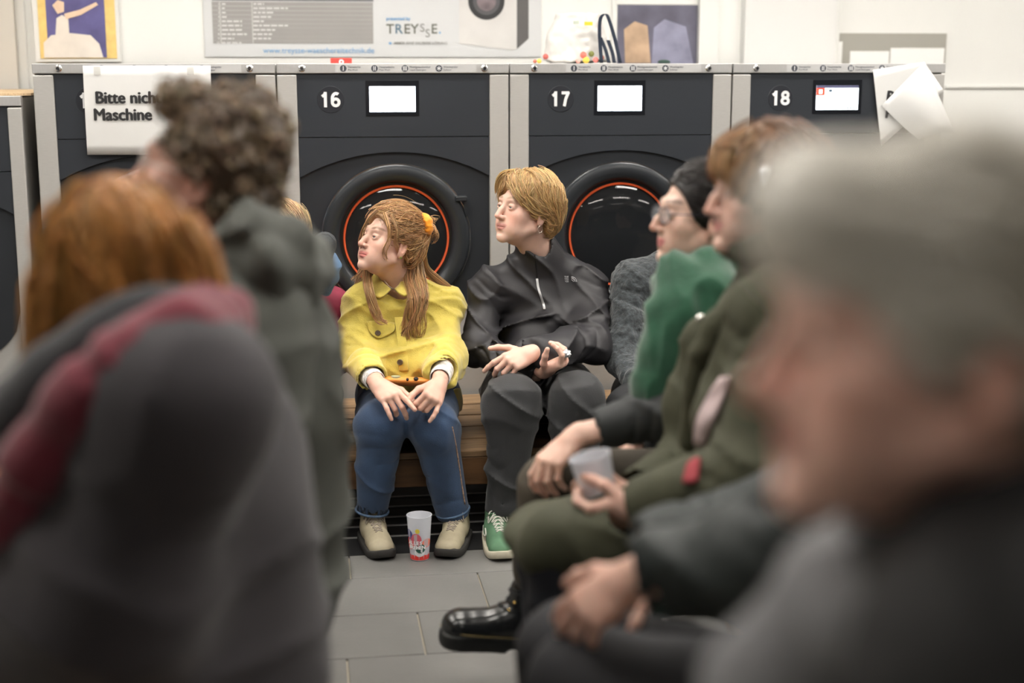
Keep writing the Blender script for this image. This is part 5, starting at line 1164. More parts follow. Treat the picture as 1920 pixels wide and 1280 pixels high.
# ankle boot with white sock and gold eyelets
M_boot = mat('boot_black_leather', (.010, .011, .012), .22, bump=.06, bscale=120, coat=.3); M_bsol = mat('boot_sole_black', (.008, .009, .009), .45)
def boot(p, heel, f, u, L=.285):
    f = nrm(f); u = nrm(np.asarray(u) - (np.asarray(u) @ f) * f); s = np.cross(f, u); w = lambda x, y, z: heel + f * x + s * y + u * z
    F = Field(); F.flat(w(.05, 0, .065), w(.12, 0, .070), .042, .044, s, .9, .02); F.cone(w(.11, 0, .065), w(.19, 0, .056), .044, .038, .02); F.flat(w(.18, 0, .050), w(L - .055, 0, .052), .048, .052, u, .82, .02)
    F.cone(w(.058, 0, .06), w(.062, 0, .175), .042, .043, .02); F.cone(w(.09, 0, .08), w(.088, 0, .15), .036, .034, .02)
    F.cone(w(.062, 0, .15), w(.064, 0, .25), .035, .037, .004, op='s'); F.plane(w(0, 0, .036), -u, .003); F.plane(w(0, 0, .178), u, .004)
    b = fmesh('boot', F, .005, M_boot, p)
    S = Field(); S.flat(w(.045, 0, .018), w(.13, 0, .022), .046, .043, s, .95, .02); S.flat(w(.13, 0, .022), w(L - .055, 0, .026), .044, .056, s, .95, .02); S.plane(w(0, 0, .042), u, .003); S.plane(w(0, 0, .0), -u, .004)
    S.flat(w(.105, -.08, -.006), w(.105, .08, -.006), .018, .018, f, .9, .006, op='s'); S.disp(lambda p_: .0)
    fmesh('sole', S, .005, M_bsol, b)
    for i in range(3):
        for sg in (-1, 1):
            q = proj(F, np.array([w(.098 + .012 * i, .026 * sg, .150 - .022 * i)]), 0)[0]; e = Field(); e.ell(q, (.0045, .0045, .0045), k=0); fmesh('eyelet', e, .0022, mat('eyelet_gold', (.75, .5, .15), .25, 1.), b)
        tube('lace', proj(F, np.array([w(.098 + .012 * i, -.028, .150 - .022 * i), w(.12 + .012 * i, 0, .150 - .022 * i), w(.098 + .012 * i, .028, .150 - .022 * i)]), .002), .0026, M_sock, b, 5, 9)
    tube('welt_stitch', [w(.05, -.046, .043), w(.13, -.046, .044), w(.20, -.054, .048), w(.25, -.045, .050), w(L, 0, .052)], .0009, mat('stitch_gold', (.22, .16, .05), .6), b, 4, 24)
    tube('pull_loop', [w(.015, 0, .15), w(.008, 0, .19), w(.02, 0, .20), w(.026, 0, .17)], .004, M_boot, b, 6, 14)
    return b
an4 = L4[0][2]; fb = nrm(-RH * .96 + UP * .10 - FH * .12); ub = nrm(UP - fb * (UP @ fb)); boot(p4, an4 - ub * .150 - fb * .06, fb, ub)
sk = Field(); sk.cone(an4 + ub * .03, an4 - ub * .05, .036, .035, 0); sk.cone(an4 + ub * .03, an4 * .75 + L4[0][1] * .25, .037, .040, .01); fmesh('sock', sk, .006, mat('sock_white', (.62, .60, .57), .9), p4)
an4r = L4[1][2]; hl = np.array([an4r[0], an4r[1], 0]) + RH * .05; boot(p4, hl, -RH, UP)

# ------------------------------------------------------------------ woman with ginger hair in the olive parka
SK5 = (.62, .40, .32)
p5 = thing('person', 'ginger-haired woman in profile wearing an open olive parka and holding a cup', 'person', PZ(1200, 1400, 0), 'visitors seated in the laundromat')
H5 = Head(P(1436, 366, 2.75), 80, 3, 0, 1.0); nk = P(1470, 492, 2.77); hip = P(1440, 1045, 2.77); ch = P(1445, 760, 2.77); shL, shR = P(1462, 600, 2.56), P(1455, 590, 2.97)
A5 = [(shL, P(1415, 890, 2.46), P(1212, 952, 2.55)), (shR, P(1330, 850, 2.98), P(1196, 930, 2.76))]; L5 = [(P(1440, 1075, 2.65), P(1050, 1040, 2.66), P(1055, 1420, 2.66)), (P(1440, 1075, 2.9), P(1030, 1015, 2.86), P(1050, 1380, 2.86))]
h5L = hand_field(P(1200, 955, 2.56), P(1110, 975, 2.60) - P(1200, 955, 2.56), FH * .8 + UP * .3, False, dict(i=(38, 45, 25), m=(42, 48, 25), r=(45, 48, 25), p=(48, 48, 25)), [(.6, .6, .4), (.2, .8, .5), (0, .8, .6)], 1.02, elbow=A5[0][1])
h5R = hand_field(P(1190, 932, 2.75), P(1108, 950, 2.72) - P(1190, 932, 2.75), -FH * .6 + UP * .5, True, dict(i=(35, 45, 25), m=(40, 48, 25), r=(42, 48, 25), p=(45, 48, 25)), [(.6, .6, .4), (.2, .8, .5), (0, .8, .6)], 1.0, elbow=A5[1][1])
b5 = body_mesh('body', [part(head_field(H5, nk, .048, nose=1.15), .0032, skin_cols(SK5, (.48, .20, .18), (.2, .12, .07)), H5.w), part(h5L, .0032, hand_cols(SK5)), part(h5R, .0032, hand_cols(SK5)), simple_core(nk, ch, hip, (shL, shR), A5, L5, SK5)], p5)
eyes(H5, b5)
M_olive = mat('olive_parka_cotton', srgb(64, 65, 48), .8, var=.14, vscale=8, bump=.2, bscale=180)
def parka(J):
    J.chain([P(1322, 640, 2.93), P(1292, 760, 2.93), P(1286, 880, 2.9)], [.045, .045, .045], .03)          # far front edge
    J.chain([P(1400, 660, 2.62), P(1370, 780, 2.60), P(1360, 880, 2.62)], [.06, .06, .06], .03)
    J.chain([P(1440, 1060, 2.66), P(1180, 1015, 2.62), P(1045, 1020, 2.66)], [.12, .095, .078], .05); J.chain([P(1440, 1060, 2.9), P(1150, 1000, 2.84), P(1020, 1000, 2.86)], [.12, .092, .070], .05)
    J.cone(P(1320, 1010, 2.70), P(1075, 1005, 2.72), .12, .075, .04)
    J.flat(P(1190, 1000, 2.74), P(1030, 1000, 2.76), .13, .085, UP, .5, .03)
J5, jo5, T5 = clothe(p5, M_olive, mat('navy_trousers', (.008, .009, .014), .8), hip, ch, nk, (shL, shR), A5, L5, .19, .155, FL, [.075, .070, .058], [.085, .068, .056], .008, .014, extraJ=parka, neckcut=(UP * .02 + FL * .03, UP * .14 + FL * .03, .05, .07), seed=61)
S5 = px_sheet('shirt', J5, [[(1352, 708), (1360, 706), (1368, 706)], [(1326, 745), (1345, 740), (1362, 735)], [(1306, 790), (1325, 790), (1345, 780)], [(1302, 830), (1310, 838), (1320, 836)]], .010, .006, mat('shirt_pale_pink', srgb(196, 176, 176), .8), p5)
px_sheet('shirt_hem', J5, [[(1290, 868), (1302, 860), (1312, 858)], [(1284, 885), (1298, 882), (1310, 878)], [(1280, 905), (1295, 905), (1308, 900)]], .010, .006, mat('shirt_red', (.30, .04, .05), .8), p5)
q = surf(J5, 1313, 597); e = Field(); e.ell(q, (.011, .011, .011), k=0); fmesh('snap', e, .004, mat('snap_silver', (.7, .7, .66), .25, .8), jo5)
CL = Field(); CL.chain([nk + UP * .01 + (FH * math.sin(t) + RH * math.cos(t)) * .095 - UP * .03 * math.cos(t) for t in np.linspace(0, 2 * math.pi, 13)], [.034] * 13, .02); CL.chain([P(1405, 550, 2.60), P(1350, 610, 2.63), P(1312, 700, 2.68), P(1296, 820, 2.72)], [.034, .030, .027, .024], .02); CL.disp(folds(.012, 9, 66, UP)); fmesh('collar', CL, .009, M_olive, jo5)
C5 = scalp_field(.020, face=(.10, .084, .085), facec=(0, .126, -.042), low=-.03, lowback=-.09, bulk=(1.03, 1.08, 1.04)); C5.ell((0, .078, .070), (.052, .026, .034), k=.02); C5.ell((0, -.07, -.04), (.07, .05, .06), k=.03); cv, cf = C5.mesh(.006)
def dir5(p, t):
    v = np.stack([np.sign(p[:, 0]) * .25, np.where(p[:, 1] > .03, .6, -.6), -.9 * np.ones(len(p))], 1); return v / np.linalg.norm(v, axis=1, keepdims=True)
g5 = flow_strands(C5, sample(cv, 1100, fld=C5), dir5, 10, .011, .003, .2, lift=.008)
cb5 = np.where(cv[:, 1:2] > .045, np.array([[.26, .15, .075]]), np.array([[.16, .085, .045]]))
hair_obj('hair', [(H5.w(g5[g5[:, 0, 1] > .04].reshape(-1, 3)).reshape((-1,) + g5.shape[1:]), (.31, .18, .09), .0022, .0012), (H5.w(g5[g5[:, 0, 1] <= .04].reshape(-1, 3)).reshape((-1,) + g5.shape[1:]), (.17, .09, .05), .0022, .0012)], (.3, .2, .1), p5, extra=[(H5.w(cv), cf, cb5)])
hcp = P(1431, 328, 2.64); e = Field(); e.cone(hcp + UP * .008, hcp - UP * .016 - RH * .002, .0105, .005, 0); fmesh('bright_spot', e, .003, mat('spot_white', (.9, .92, .95), .15, coat=.5), p5)  # white drop shape standing in for a bright spot of light by the hair
for l in L5:
    a = l[2]; hl = np.array([a[0], a[1], 0]) + RH * .06; shoe(p5, hl, hl - RH * .3, mat('shoe_black', (.015, .015, .016), .5), M_sol, M_sock, .27, .046, lace_rows=4)
cdir = nrm(P(1106, 858, 2.66) - P(1138, 985, 2.66)); cup2, _ = cup(P(1136, 975, 2.66), cdir, .135, .030, .040, 'frosted blueish plastic cup held in the hands of the woman in the olive parka')

# ------------------------------------------------------------------ person in the dark green jacket behind the old man
p6 = thing('person', 'person in a dark green-black jacket with clasped hands, head hidden behind the white-haired man', 'person', PZ(1600, 1900, 0), 'visitors seated in the laundromat')
H6 = Head(P(1790, 520, 1.98), 85, 0, 0, 1.0); nk = P(1810, 680, 2.0); hip = P(1730, 1340, 2.0); ch = P(1760, 960, 2.0); shL, shR = P(1740, 800, 1.80), P(1740, 790, 2.2)
A6 = [(shL, P(1420, 1055, 1.76), P(1205, 1085, 1.86)), (shR, P(1480, 960, 2.2), P(1235, 1040, 2.1))]; L6 = [(P(1700, 1380, 1.9), P(1110, 1290, 1.92), P(1110, 1800, 1.92)), (P(1700, 1380, 2.15), P(1080, 1230, 2.15), P(1080, 1700, 2.15))]
h6 = [hand_field(P(1190, 1082, 1.87), P(1120, 1130, 1.88) - P(1190, 1082, 1.87), FH * .5 - UP * .3 + RH * .6, False, dict(i=(22, 22, 14), m=(26, 24, 14), r=(30, 26, 14), p=(34, 28, 14)), [(.6, .7, .2), (.4, .85, .2), (.2, .9, .3)], 1.0, elbow=A6[0][1]),
      hand_field(A6[1][2], -RH * .7 - UP * .6, FH * .2 - UP * .3 + RH * .6, True, dict(i=(22, 22, 14), m=(26, 24, 14), r=(30, 26, 14), p=(34, 28, 14)), [(.6, .7, .2), (.4, .85, .2), (.2, .9, .3)], 1.0, elbow=A6[1][1])]
body_mesh('body', [part(head_field(H6, nk), .006, skin_cols(SK, (.5, .2, .18)), H6.w)] + [part(q, .004, hand_cols(SK5)) for q in h6] + [simple_core(nk, ch, hip, (shL, shR), A6, L6, SK)], p6)
M_dg = mat('dark_green_shell', (.013, .018, .017), .6, var=.1, vscale=6)
clothe(p6, M_dg, mat('charcoal_trousers', (.022, .022, .025), .8), hip, ch, nk, (shL, shR), A6, L6, .2, .16, FL, [.085, .080, .060], [.11, .09, .065], .011, .014, seed=81)
C6 = scalp_field(.014); cv, cf = C6.mesh(.007); g6 = flow_strands(C6, sample(cv, 400, fld=C6), lambda p, t: np.array([0, -.4, -.8]) + 0 * p, 8, .010, .003, .2)
hair_obj('hair', [H6.w(g6.reshape(-1, 3)).reshape(g6.shape)], (.06, .04, .03), p6, .002, .001, extra=[(H6.w(cv), cf, np.tile((.05, .035, .025), (len(cv), 1)))])
for l in L6:
    hl = np.array([l[2][0], l[2][1], 0]) + RH * .06; shoe(p6, hl, hl - RH * .3, mat('shoe_black', (.015, .015, .016), .5), M_sol, M_sock, .28, .047, lace_rows=3)

# ------------------------------------------------------------------ white-haired man close to the camera
SK7 = (.80, .50, .41)
p7 = thing('person', 'white-haired old man in profile at the right edge, very close and out of focus', 'person', tuple(np.array([P(1900, 900, 1.0)[0], P(1900, 900, 1.0)[1], 0])), 'visitors seated in the laundromat')
H7 = Head(P(1752, 640, .90), 84, 2, 0, 1.02); nk = P(1830, 985, .93); hip = P(1700, 3300, .98); ch = P(1830, 1600, .97); shL, shR = P(1870, 1290, .78), P(1840, 1260, 1.16)
A7 = [(shL, P(1700, 2200, .74), P(1350, 2600, .95)), (shR, P(1650, 2100, 1.25), P(1300, 2600, 1.2))]; L7 = [(P(1700, 3400, .95), P(900, 3400, 1.0), P(900, 5200, 1.0)), (P(1700, 3400, 1.15), P(900, 3300, 1.2), P(900, 4800, 1.2))]
L7 = [(l[0], l[0] - RH * .42, np.array([*(l[0] - RH * .42)[:2], .1])) for l in L7]
b7 = body_mesh('body', [part(head_field(H7, nk, .058, True, True, 1.2), .0042, skin_cols(SK7, (.42, .18, .15), (.5, .48, .45)), H7.w), simple_core(nk, ch, hip, (shL, shR), A7, L7, SK7)] + [part(hand_field(a[2], -RH, -UP, s_, dict(i=(20, 25, 15), m=(22, 25, 15), r=(25, 25, 15), p=(28, 25, 15)), [(.6, .7, .2), (.4, .8, .2), (.2, .9, .2)], 1.05, elbow=a[1]), .005, hand_cols(SK7)) for a, s_ in zip(A7, (False, True))], p7)
eyes(H7, b7)
M_gj = mat('charcoal_coat', (.014, .014, .015), .75, var=.1, vscale=6)
clothe(p7, M_gj, mat('charcoal_trousers', (.022, .022, .025), .8), hip, ch, nk, (shL, shR), A7, L7, .2, .15, FL, [.085, .075, .055], [.11, .09, .065], .011, .012, seed=91, neckcut=(UP * .02 + FL * .02, UP * .16, .058, .075), jname='coat')
CLo = Field(); CLo.chain([nk - UP * .035 + (FH * math.sin(t) + RH * math.cos(t)) * .095 + UP * .03 * math.cos(t) for t in np.linspace(0, 2 * math.pi, 13)], [.032] * 13, .02); CLo.chain([nk - RH * .085 - UP * .05, nk - RH * .125 - UP * .12, nk - RH * .16 - UP * .2], [.04, .05, .06], .02); CLo.disp(folds(.01, 10, 5, UP)); fmesh('scarf', CLo, .008, mat('scarf_grey', (.16, .16, .165), .9), p7)
C7 = scalp_field(.008, face=(.10, .086, .105), facec=(0, .124, -.040), low=-.012, lowback=-.085, bulk=(1.0, 1.02, 1.0)); C7.ell((0, .078, .076), (.052, .044, .044), k=.03); cv, cf = C7.mesh(.006)
g7 = flow_strands(C7, sample(cv, 900, fld=C7), lambda p, t: np.array([0, -1., -.3]) + np.stack([0 * p[:, 0], 0 * p[:, 0], -3. * p[:, 2] * (p[:, 1] < 0)], 1), 10, .010, .003, .25, lift=.01)
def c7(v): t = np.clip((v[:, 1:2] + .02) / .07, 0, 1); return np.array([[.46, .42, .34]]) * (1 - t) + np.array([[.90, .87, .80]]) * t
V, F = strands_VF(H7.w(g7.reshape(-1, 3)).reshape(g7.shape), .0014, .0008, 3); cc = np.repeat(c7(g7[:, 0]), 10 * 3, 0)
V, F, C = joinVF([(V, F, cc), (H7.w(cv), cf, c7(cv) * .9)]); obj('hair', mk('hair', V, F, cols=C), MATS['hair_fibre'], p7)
# ------------------------------------------------------------------ red-haired woman with burgundy scarf
SK8 = (.62, .42, .34)
p8 = thing('person', 'woman with long red hair seen from behind, burgundy scarf and dark grey coat', 'person', np.array([*P(320, 1260, 1.9)[:2], 0]), 'visitors seated in the laundromat')
H8 = Head(P(205, 512, 1.86), 108, 2, 0, .90); F8 = facing(108)[:, 1]; nk = P(262, 650, 1.9); hip = P(330, 1290, 1.92); ch = P(300, 930, 1.92); shL, shR = P(330, 770, 1.69), P(270, 740, 2.14)
A8 = [(shL, P(190, 1140, 1.66), P(-80, 1130, 1.75)), (shR, P(160, 1080, 2.25), P(-40, 1080, 2.1))]; kn = [hip + F8 * .43 + RH * .0 - FH * .11, hip + F8 * .43 + FH * .11]
L8 = [(hip - FH * .10, kn[0], np.array([*kn[0][:2], .09])), (hip + FH * .10, kn[1], np.array([*kn[1][:2], .09]))]
cu = dict(i=(20, 25, 15), m=(22, 25, 15), r=(25, 25, 15), p=(28, 25, 15)); th_ = [(.6, .7, .2), (.4, .8, .2), (.2, .9, .2)]
b8 = body_mesh('body', [part(head_field(H8, nk), .0045, skin_cols(SK8, (.5, .2, .18)), H8.w), simple_core(nk, ch, hip, (shL, shR), A8, L8, SK8)] + [part(hand_field(a[2], F8, -UP, s_, cu, th_, 1.0, elbow=a[1]), .005, hand_cols(SK8)) for a, s_ in zip(A8, (False, True))], p8)
eyes(H8, b8)
M_coat8 = mat('coat_plum_grey', srgb(50, 47, 51), .85, var=.12, vscale=6, bump=.2, bscale=160, sheen=.15)
def coat8(J):
    J.ell(P(350, 960, 1.95), (.155, .16, .26), k=.12); J.ell(P(350, 1250, 1.95), (.17, .18, .2), k=.12); J.ell(P(130, 1220, 1.80), (.19, .14, .12), k=.12)
clothe(p8, M_coat8, mat('charcoal_trousers', (.022, .022, .025), .8), hip, ch, nk, (shL, shR), A8, L8, .215, .17, F8, [.085, .078, .062], [.11, .09, .06], .010, .012, extraJ=coat8, armk=.14, seed=101, neckcut=(UP * .02, UP * .16, .06, .08), jname='coat')
for l in L8:
    hl = l[2] * np.array([1, 1, 0]) - F8 * .06; shoe(p8, hl, hl + F8 * .3, mat('shoe_black', (.015, .015, .016), .5), M_sol, M_sock, .262, .045, lace_rows=3)
def scarf_ring(c, r, th, tiltdir, tilt, n=15, sq=1.0): return [c + (FH * math.sin(t) * sq + RH * math.cos(t)) * r + UP * tilt * (nrm(tiltdir) @ (FH * math.sin(t) + RH * math.cos(t))) for t in np.linspace(0, 2 * math.pi, n)], [th] * n
B8 = Field(); B8.chain(*scarf_ring(P(250, 665, 1.9), .095, .04, RH, .06), .02); B8.chain([P(385, 575, 1.80), P(300, 600, 1.74), P(200, 650, 1.72), P(115, 715, 1.72), P(50, 790, 1.73), P(10, 880, 1.75)], [.036, .04, .043, .048, .05, .05], .03); B8.disp(folds(.012, 9, 8, UP + RH * .5)); fmesh('collar', B8, .009, mat('collar_black_wool', (.014, .014, .017), .95, bump=.5, bscale=120, sheen=.3), p8)
S8 = Field(); S8.chain(*scarf_ring(P(275, 700, 1.9), .105, .040, RH, .07), .02); S8.chain([P(392, 600, 1.76), P(335, 635, 1.69), P(245, 690, 1.655), P(150, 765, 1.64), P(80, 855, 1.645), P(30, 960, 1.67), P(5, 1050, 1.70)], [.040, .048, .050, .048, .046, .042, .036], .02)
S8.disp(folds(.008, 14, 6, UP * .8 + RH * .6, .2)); S8.disp(creases(.009, 15, 9, UP * .8 + RH * .6, .2)); fmesh('scarf', S8, .007, mat('burgundy_scarf', srgb(100, 27, 43), .9, var=.15, vscale=15, bump=.3, bscale=140, sheen=.3), p8)
C8 = Field(); C8.ell((0, -.013, .036), (.086, .104, .099), k=.01); C8.ell((0, -.034, -.075), (.096, .086, .11), k=.05); C8.ell((0, -.065, -.13), (.085, .05, .06), k=.05); C8.cone((.07, .045, -.02), (.075, .04, -.15), .030, .026, .03); C8.cone((-.07, .045, -.02), (-.075, .04, -.15), .030, .026, .03)
C8.ell((0, .126, -.05), (.075, .085, .125), k=.01, op='s'); C8.disp(folds(.010, 16, 4, np.array([1., .5, 0]), .3)); cv, cf = C8.mesh(.0065)
g8 = flow_strands(C8, sample(cv, 2600, fld=C8), lambda p, t: np.stack([p[:, 0] * 2, (p[:, 1] + .0) * 2.5, -.35 - 0 * p[:, 2]], 1), 12, .014, .004, .10, lift=.012); g8 = H8.w(g8.reshape(-1, 3)).reshape(g8.shape)
R8 = np.random.default_rng(8); HB8 = (.44, .20, .055)
lk8 = [lock(wl((385, 460, 1.80), (405, 530, 1.79), (415, 575, 1.78), (440, 597, 1.78), (468, 600, 1.78)), 45, .014, .006, 16, R8, .004, 1), lock(wl((345, 410, 1.8), (380, 470, 1.79), (395, 540, 1.78), (405, 580, 1.78)), 70, .018, .012, 16, R8, .005, 1),
       lock(wl((110, 420, 1.84), (85, 480, 1.84), (88, 550, 1.84), (80, 600, 1.84)), 60, .016, .010, 16, R8, .006, 1.5)]
hair_obj('hair', [(g8, HB8, .0022, .0012)] + [(q, HB8, .0018, .0008) for q in lk8], HB8, p8, var=.28, extra=[(H8.w(cv), cf, np.tile((.26, .11, .032), (len(cv), 1)))])
ob = Field(); ob.flat(P(-60, 960, 1.62), P(12, 895, 1.66), .022, .018, FH, .6, 0); o = fmesh('orange_strap', ob, .005, mat('strap_orange', srgb(226, 140, 30), .6)); tag(o, 'short piece of an orange strap at the left edge before the burgundy scarf', 'strap')

# ------------------------------------------------------------------ curly-haired man in the hooded coat
SK9 = (.56, .33, .26)
p9 = thing('person', 'curly-haired man with glasses in a grey-green hooded coat, seen from behind', 'person', np.array([*P(520, 1150, 2.4)[:2], 0]), 'visitors seated in the laundromat')
H9 = Head(P(391, 338, 2.35), 95, 17, 0, 1.06); F9 = facing(95)[:, 1]; nk = P(432, 448, 2.38); hip = P(470, 1150, 2.42); ch = P(468, 740, 2.42); shL, shR = P(470, 600, 2.22), P(450, 585, 2.62)
A9 = [(shL, P(470, 900, 2.16), P(220, 960, 2.3)), (shR, P(400, 900, 2.7), P(220, 960, 2.6))]; kn = [hip + F9 * .45 - FH * .11, hip + F9 * .45 + FH * .11]; L9 = [(hip - FH * .10, kn[0], np.array([*kn[0][:2], .09])), (hip + FH * .10, kn[1], np.array([*kn[1][:2], .09]))]
b9 = body_mesh('body', [part(head_field(H9, nk, .056, True, nose=1.05), .0038, skin_cols(SK9, (.45, .2, .17), (.06, .045, .035), beard=(.16, .10, .075)), H9.w), simple_core(nk, ch, hip, (shL, shR), A9, L9, SK9)] + [part(hand_field(a[2], F9, -UP, s_, cu, th_, 1.05, elbow=a[1]), .005, hand_cols(SK9)) for a, s_ in zip(A9, (False, True))], p9)
eyes(H9, b9)
M_coat9 = mat('grey_green_coat', srgb(80, 82, 77), .75, var=.12, vscale=7, bump=.12, bscale=160)
def coat9(J):
    J.ell(P(505, 800, 2.45), (.125, .14, .25), k=.06); J.ell(P(530, 960, 2.47), (.110, .13, .16), k=.06); J.ell(P(490, 1110, 2.45), (.12, .14, .1), k=.06)
clothe(p9, M_coat9, mat('charcoal_trousers', (.022, .022, .025), .8), hip, ch, nk, (shL, shR), A9, L9, .19, .14, F9, [.085, .078, .058], [.11, .09, .06], .009, .016, extraJ=coat9, seed=121, neckcut=(UP * .02, UP * .16, .06, .08), jname='coat', crs=.016)
HD = Field(); HD.ell(P(485, 485, 2.40), (.085, .12, .05), k=.03)
for pts, rr_ in (([(425, 455, 2.24), (480, 440, 2.20), (540, 455, 2.24), (568, 470, 2.36), (560, 470, 2.50), (500, 455, 2.6)], .036), ([(430, 495, 2.20), (490, 500, 2.17), (548, 505, 2.24), (572, 505, 2.36), (560, 500, 2.5)], .034), ([(440, 535, 2.19), (500, 540, 2.18), (556, 545, 2.28), (562, 540, 2.42)], .026), ([(460, 425, 2.28), (520, 425, 2.34), (530, 428, 2.46)], .026), ([(500, 470, 2.16), (560, 490, 2.27)], .022)):
    HD.chain([P(*q_) for q_ in pts], [rr_ * .7] + [rr_] * (len(pts) - 2) + [rr_ * .8], .012)
HD.disp(folds(.018, 9, 14, RH * .6 + UP, .35)); HD.disp(creases(.020, 11, 15, UP - RH * .4, .4)); fmesh('hood', HD, .0075, M_coat9, p9)
NC = Field(); NC.chain(*scarf_ring(nk + UP * .005, .066, .022, F9, .012), .01); fmesh('inner_collar', NC, .007, mat('collar_dark', (.02, .02, .024), .9), p9)
for l in L9:
    hl = l[2] * np.array([1, 1, 0]) - F9 * .06; shoe(p9, hl, hl + F9 * .3, mat('shoe_black', (.015, .015, .016), .5), M_sol, M_sock, .285, .048, lace_rows=3)
glasses(H9, p9, mat('frame_clear_plastic', (.5, .45, .42), .2), .026, .021)
C9 = scalp_field(.017, face=(.11, .102, .120), facec=(0, .128, -.036), low=.016, lowback=-.075, bulk=(1.0, .90, 1.10)); C9.ell((0, .064, .108), (.055, .032, .028), k=.02); C9.ell((0, -.035, .105), (.06, .055, .04), k=.03)
C9.disp(lambda p: .012 * vnoise(p * 42) + .008 * vnoise(p * 80 + 9)); cv, cf = C9.mesh(.0055)
R9 = np.random.default_rng(9); nC = 620; rt = sample(cv, nC, lambda v: v[:, 2] > -.06, R9, C9); d_, g_ = C9.grad(rt, .004); nn = g_ / (np.linalg.norm(g_, axis=1, keepdims=True) + 1e-6); ta = np.cross(nn, R9.standard_normal((nC, 3))); ta /= np.linalg.norm(ta, axis=1, keepdims=True); tb_ = np.cross(nn, ta)
tt = np.linspace(0, 1, 14); rad = (.005 + .007 * R9.random(nC))[:, None]; ph = (R9.random(nC) * 6.28)[:, None]; ang = ph + tt[None] * (5 + 4 * R9.random(nC))[:, None]
cur = rt[:, None] + (ta[:, None] * (np.cos(ang) * rad)[..., None] + tb_[:, None] * (np.sin(ang) * rad)[..., None]) + nn[:, None] * ((tt - .3)[None] * (.006 + .018 * R9.random(nC))[:, None])[..., None] + np.array([0, .004, 0])
top = np.clip((rt[:, 2] - .02) / .09, 0, 1)[:, None] * np.array([[.05, .035, .012]]); cu_l = H9.w(cur.reshape(-1, 3)).reshape(cur.shape)
hair_obj('hair', [(cu_l, (.17, .12, .072), .0028, .0016)], (.08, .05, .03), p9, var=.3, extra=[(H9.w(cv), cf, np.tile((.075, .052, .034), (len(cv), 1)))])

# ------------------------------------------------------------------ half-hidden person behind the curly-haired man
p10 = thing('person', 'half-hidden light-haired person in a burgundy jacket behind the curly-haired man', 'person', PZ(560, 1000, 0), 'visitors seated in the laundromat')
H10 = Head(P(512, 448, 4.72), 60, 0, 0, 1.0); nk = P(540, 535, 4.8); hip = P(552, 729, 5.0); ch = P(552, 625, 4.92); shR, shL = P(478, 575, 4.85), P(622, 580, 4.86)
A10 = [(shR, P(462, 680, 4.72), P(520, 725, 4.5)), (shL, P(632, 668, 4.78), P(590, 725, 4.5))]; L10 = [(P(515, 742, 4.97), P(520, 800, 4.45), P(520, 960, 4.5)), (P(590, 742, 4.97), P(585, 800, 4.45), P(585, 960, 4.5))]
body_mesh('body', [part(head_field(H10, nk), .0045, skin_cols(SK8, (.5, .2, .18)), H10.w), simple_core(nk, ch, hip, (shL, shR), A10, L10, SK8)] + [part(hand_field(a[2], -FH * .8 - UP * .4, -UP, s_, cu, th_, .95, elbow=a[1]), .005, hand_cols(SK8)) for a, s_ in zip(A10, (True, False))], p10)
J10, jo10, _ = clothe(p10, mat('burgundy_jacket', srgb(134, 42, 66), .7, var=.12, vscale=8), mat('dark_trousers', (.014, .015, .017), .8), hip, ch, nk, (shL, shR), A10, L10, .15, .12, -FH, [.058, .055, .046], [.09, .07, .055], .007, .012, seed=141, neckcut=(UP * .01 - FH * .02, UP * .12, .05, .06))
DN = Field(); DN.chain([P(560, 545, 4.72), P(590, 535, 4.64), P(612, 520, 4.62), P(626, 500, 4.64)], [.03, .032, .030, .016], .02); DN.chain([P(600, 475, 4.70), P(615, 490, 4.66), P(622, 520, 4.64), P(612, 545, 4.66)], [.018, .022, .022, .020], .015)
DN.disp(creases(.016, 24, 3, UP + RH, .6)); fmesh('denim_scarf', DN, .005, mat('denim_light_blue', srgb(92, 124, 158), .8, var=.2, vscale=25), p10)
for l in L10:
    hl = PZ(*{0: (516, 1004), 1: (590, 1004)}[0 if l is L10[0] else 1], 0); shoe(p10, hl, hl - FH * .3, mat('shoe_black', (.015, .015, .016), .5), M_sol, M_sock, .26, .045, lace_rows=3)
C10 = scalp_field(.016, low=-.05, lowback=-.11); C10.cone((.07, -.01, -.02), (.07, .0, -.12), .03, .028, .03); C10.cone((-.07, -.01, -.02), (-.07, .0, -.12), .03, .028, .03); cv, cf = C10.mesh(.005)
g10 = flow_strands(C10, sample(cv, 1100, fld=C10), lambda p, t: np.stack([p[:, 0] * 3 + .3 * np.sign(p[:, 0]), -.3 + 0 * p[:, 1], -.4 - 0 * p[:, 2]], 1), 11, .010, .003, .12, lift=.008)
hair_obj('hair', [H10.w(g10.reshape(-1, 3)).reshape(g10.shape)], (.48, .33, .18), p10, .0013, .0006, .28, extra=[(H10.w(cv), cf, np.tile((.36, .24, .13), (len(cv), 1)))])
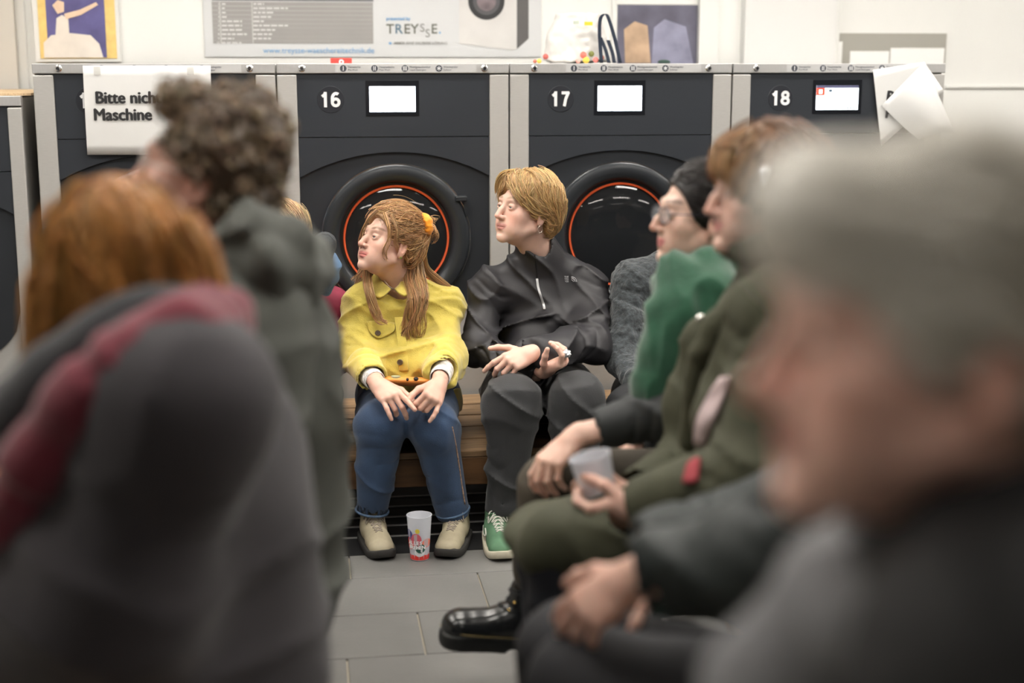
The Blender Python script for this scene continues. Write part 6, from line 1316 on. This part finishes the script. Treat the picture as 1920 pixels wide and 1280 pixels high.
# microphone with a grey foam cover on a stand
mp = P(609, 457, 4.58); mf = thing('microphone', 'microphone with a dark grey foam windscreen behind the hood of the curly-haired man', 'microphone', np.array([*P(556, 540, 4.15)[:2], 0]))
FM = Field(); FM.ell(mp, (.036, .036, .037), k=0); FM.cone(mp, mp - UP * .05, .030, .024, .02); FM.disp(lambda p: .0012 * vnoise(p * 220)); fo = fmesh('foam_cover', FM, .0035, mat('foam_grey', (.050, .054, .058), .95, bump=.5, bscale=300), mf)
tube('seam', proj(FM, np.array([mp + (RH * math.cos(a) * .037 + UP * math.sin(a) * .037 - FH * .02) for a in np.linspace(.4, 2.9, 9)]), .0004), .0012, mat('foam_seam', (.10, .105, .11), .9), fo, 4, 18)
pt = P(556, 540, 4.15); pb = np.array([pt[0], pt[1], .02])
tube('mic_body', [mp - UP * .035, mp - UP * .06 - FH * .02 - RH * .01, mp * .6 + pt * .4], .011, M_gap, mf, 12, 10); tube('stand_arm', [mp * .65 + pt * .35, pt], .006, M_gap, mf, 10); tube('stand_pole', [pt + UP * .01, pb], .009, M_gap, mf, 10)
lathe('stand_base', [(0.0005, .03), (.02, .03), (.03, .012), (.085, .010), (.09, .004), (.09, .0005), (0.0005, .0005)], M_gap, mf, 32, 'Z', (pb[0], pb[1], .0005))

# ------------------------------------------------------------------ beer benches the front visitors sit on
M_plank = mat('beer_bench_wood', srgb(190, 140, 70), .5, var=.2, vscale=5, stretch=(1, 9, 9)); M_bg = mat('bench_green_steel', (.008, .045, .034), .4)
def beer_bench(a, b, label, zt=.465):
    a = np.array([*a[:2], 0]); b = np.array([*b[:2], 0]); d = nrm(b - a); s = np.cross(d, UP); t = thing('beer_bench', label, 'bench', (a + b) / 2, 'folding beer benches')
    bm = bmesh.new(); M = Matrix(((d[0], s[0], 0, 0), (d[1], s[1], 0, 0), (0, 0, 1, 0), (0, 0, 0, 1))); L = np.linalg.norm(b - a)
    bmesh.ops.create_cube(bm, size=1, matrix=Matrix.Translation(Vector((a + b) / 2 + UP * (zt - .0135))) @ M @ Matrix.Diagonal((L, .25, .027, 1))); bmesh.ops.bevel(bm, geom=bm.edges[:], offset=.004, segments=2, affect='EDGES'); obj('plank', bm_mesh('plank', bm), M_plank, t)
    for e, sg in ((a + d * .12, 1), (b - d * .12, -1)):
        bm = bmesh.new()
        for q in (-.10, .10):
            for c, sz in ((e + s * q + UP * (zt - .03) / 2, (.035, .020, zt - .03)), (e + s * q + UP * .004 + d * .0, (.06, .045, .006))):
                bmesh.ops.create_cube(bm, size=1, matrix=Matrix.Translation(Vector(c)) @ M @ Matrix.Diagonal((*sz, 1)))
        bmesh.ops.create_cube(bm, size=1, matrix=Matrix.Translation(Vector(e + UP * .16)) @ M @ Matrix.Diagonal((.025, .2, .03, 1))); obj('leg_frame', bm_mesh('leg_frame', bm), M_bg, t)
    return t
fe = PZ(578, 1190, 0); d9 = nrm((P(500, 1150, 2.42) - P(330, 1290, 1.92)) * np.array([1, 1, 0]))
beer_bench(P(330, 1290, 1.92) - d9 * .5, fe + d9 * .12 - np.cross(d9, UP) * .10, 'folding beer bench with green steel legs under the curly-haired man')
d4 = nrm((P(1350, 895, 3.27) - P(1730, 1340, 2.0)) * np.array([1, 1, 0]))
beer_bench(P(1730, 1340, 2.0) - d4 * .9, P(1350, 895, 3.27) + d4 * .35, 'folding beer bench under the woman with the green scarf and the woman in olive')
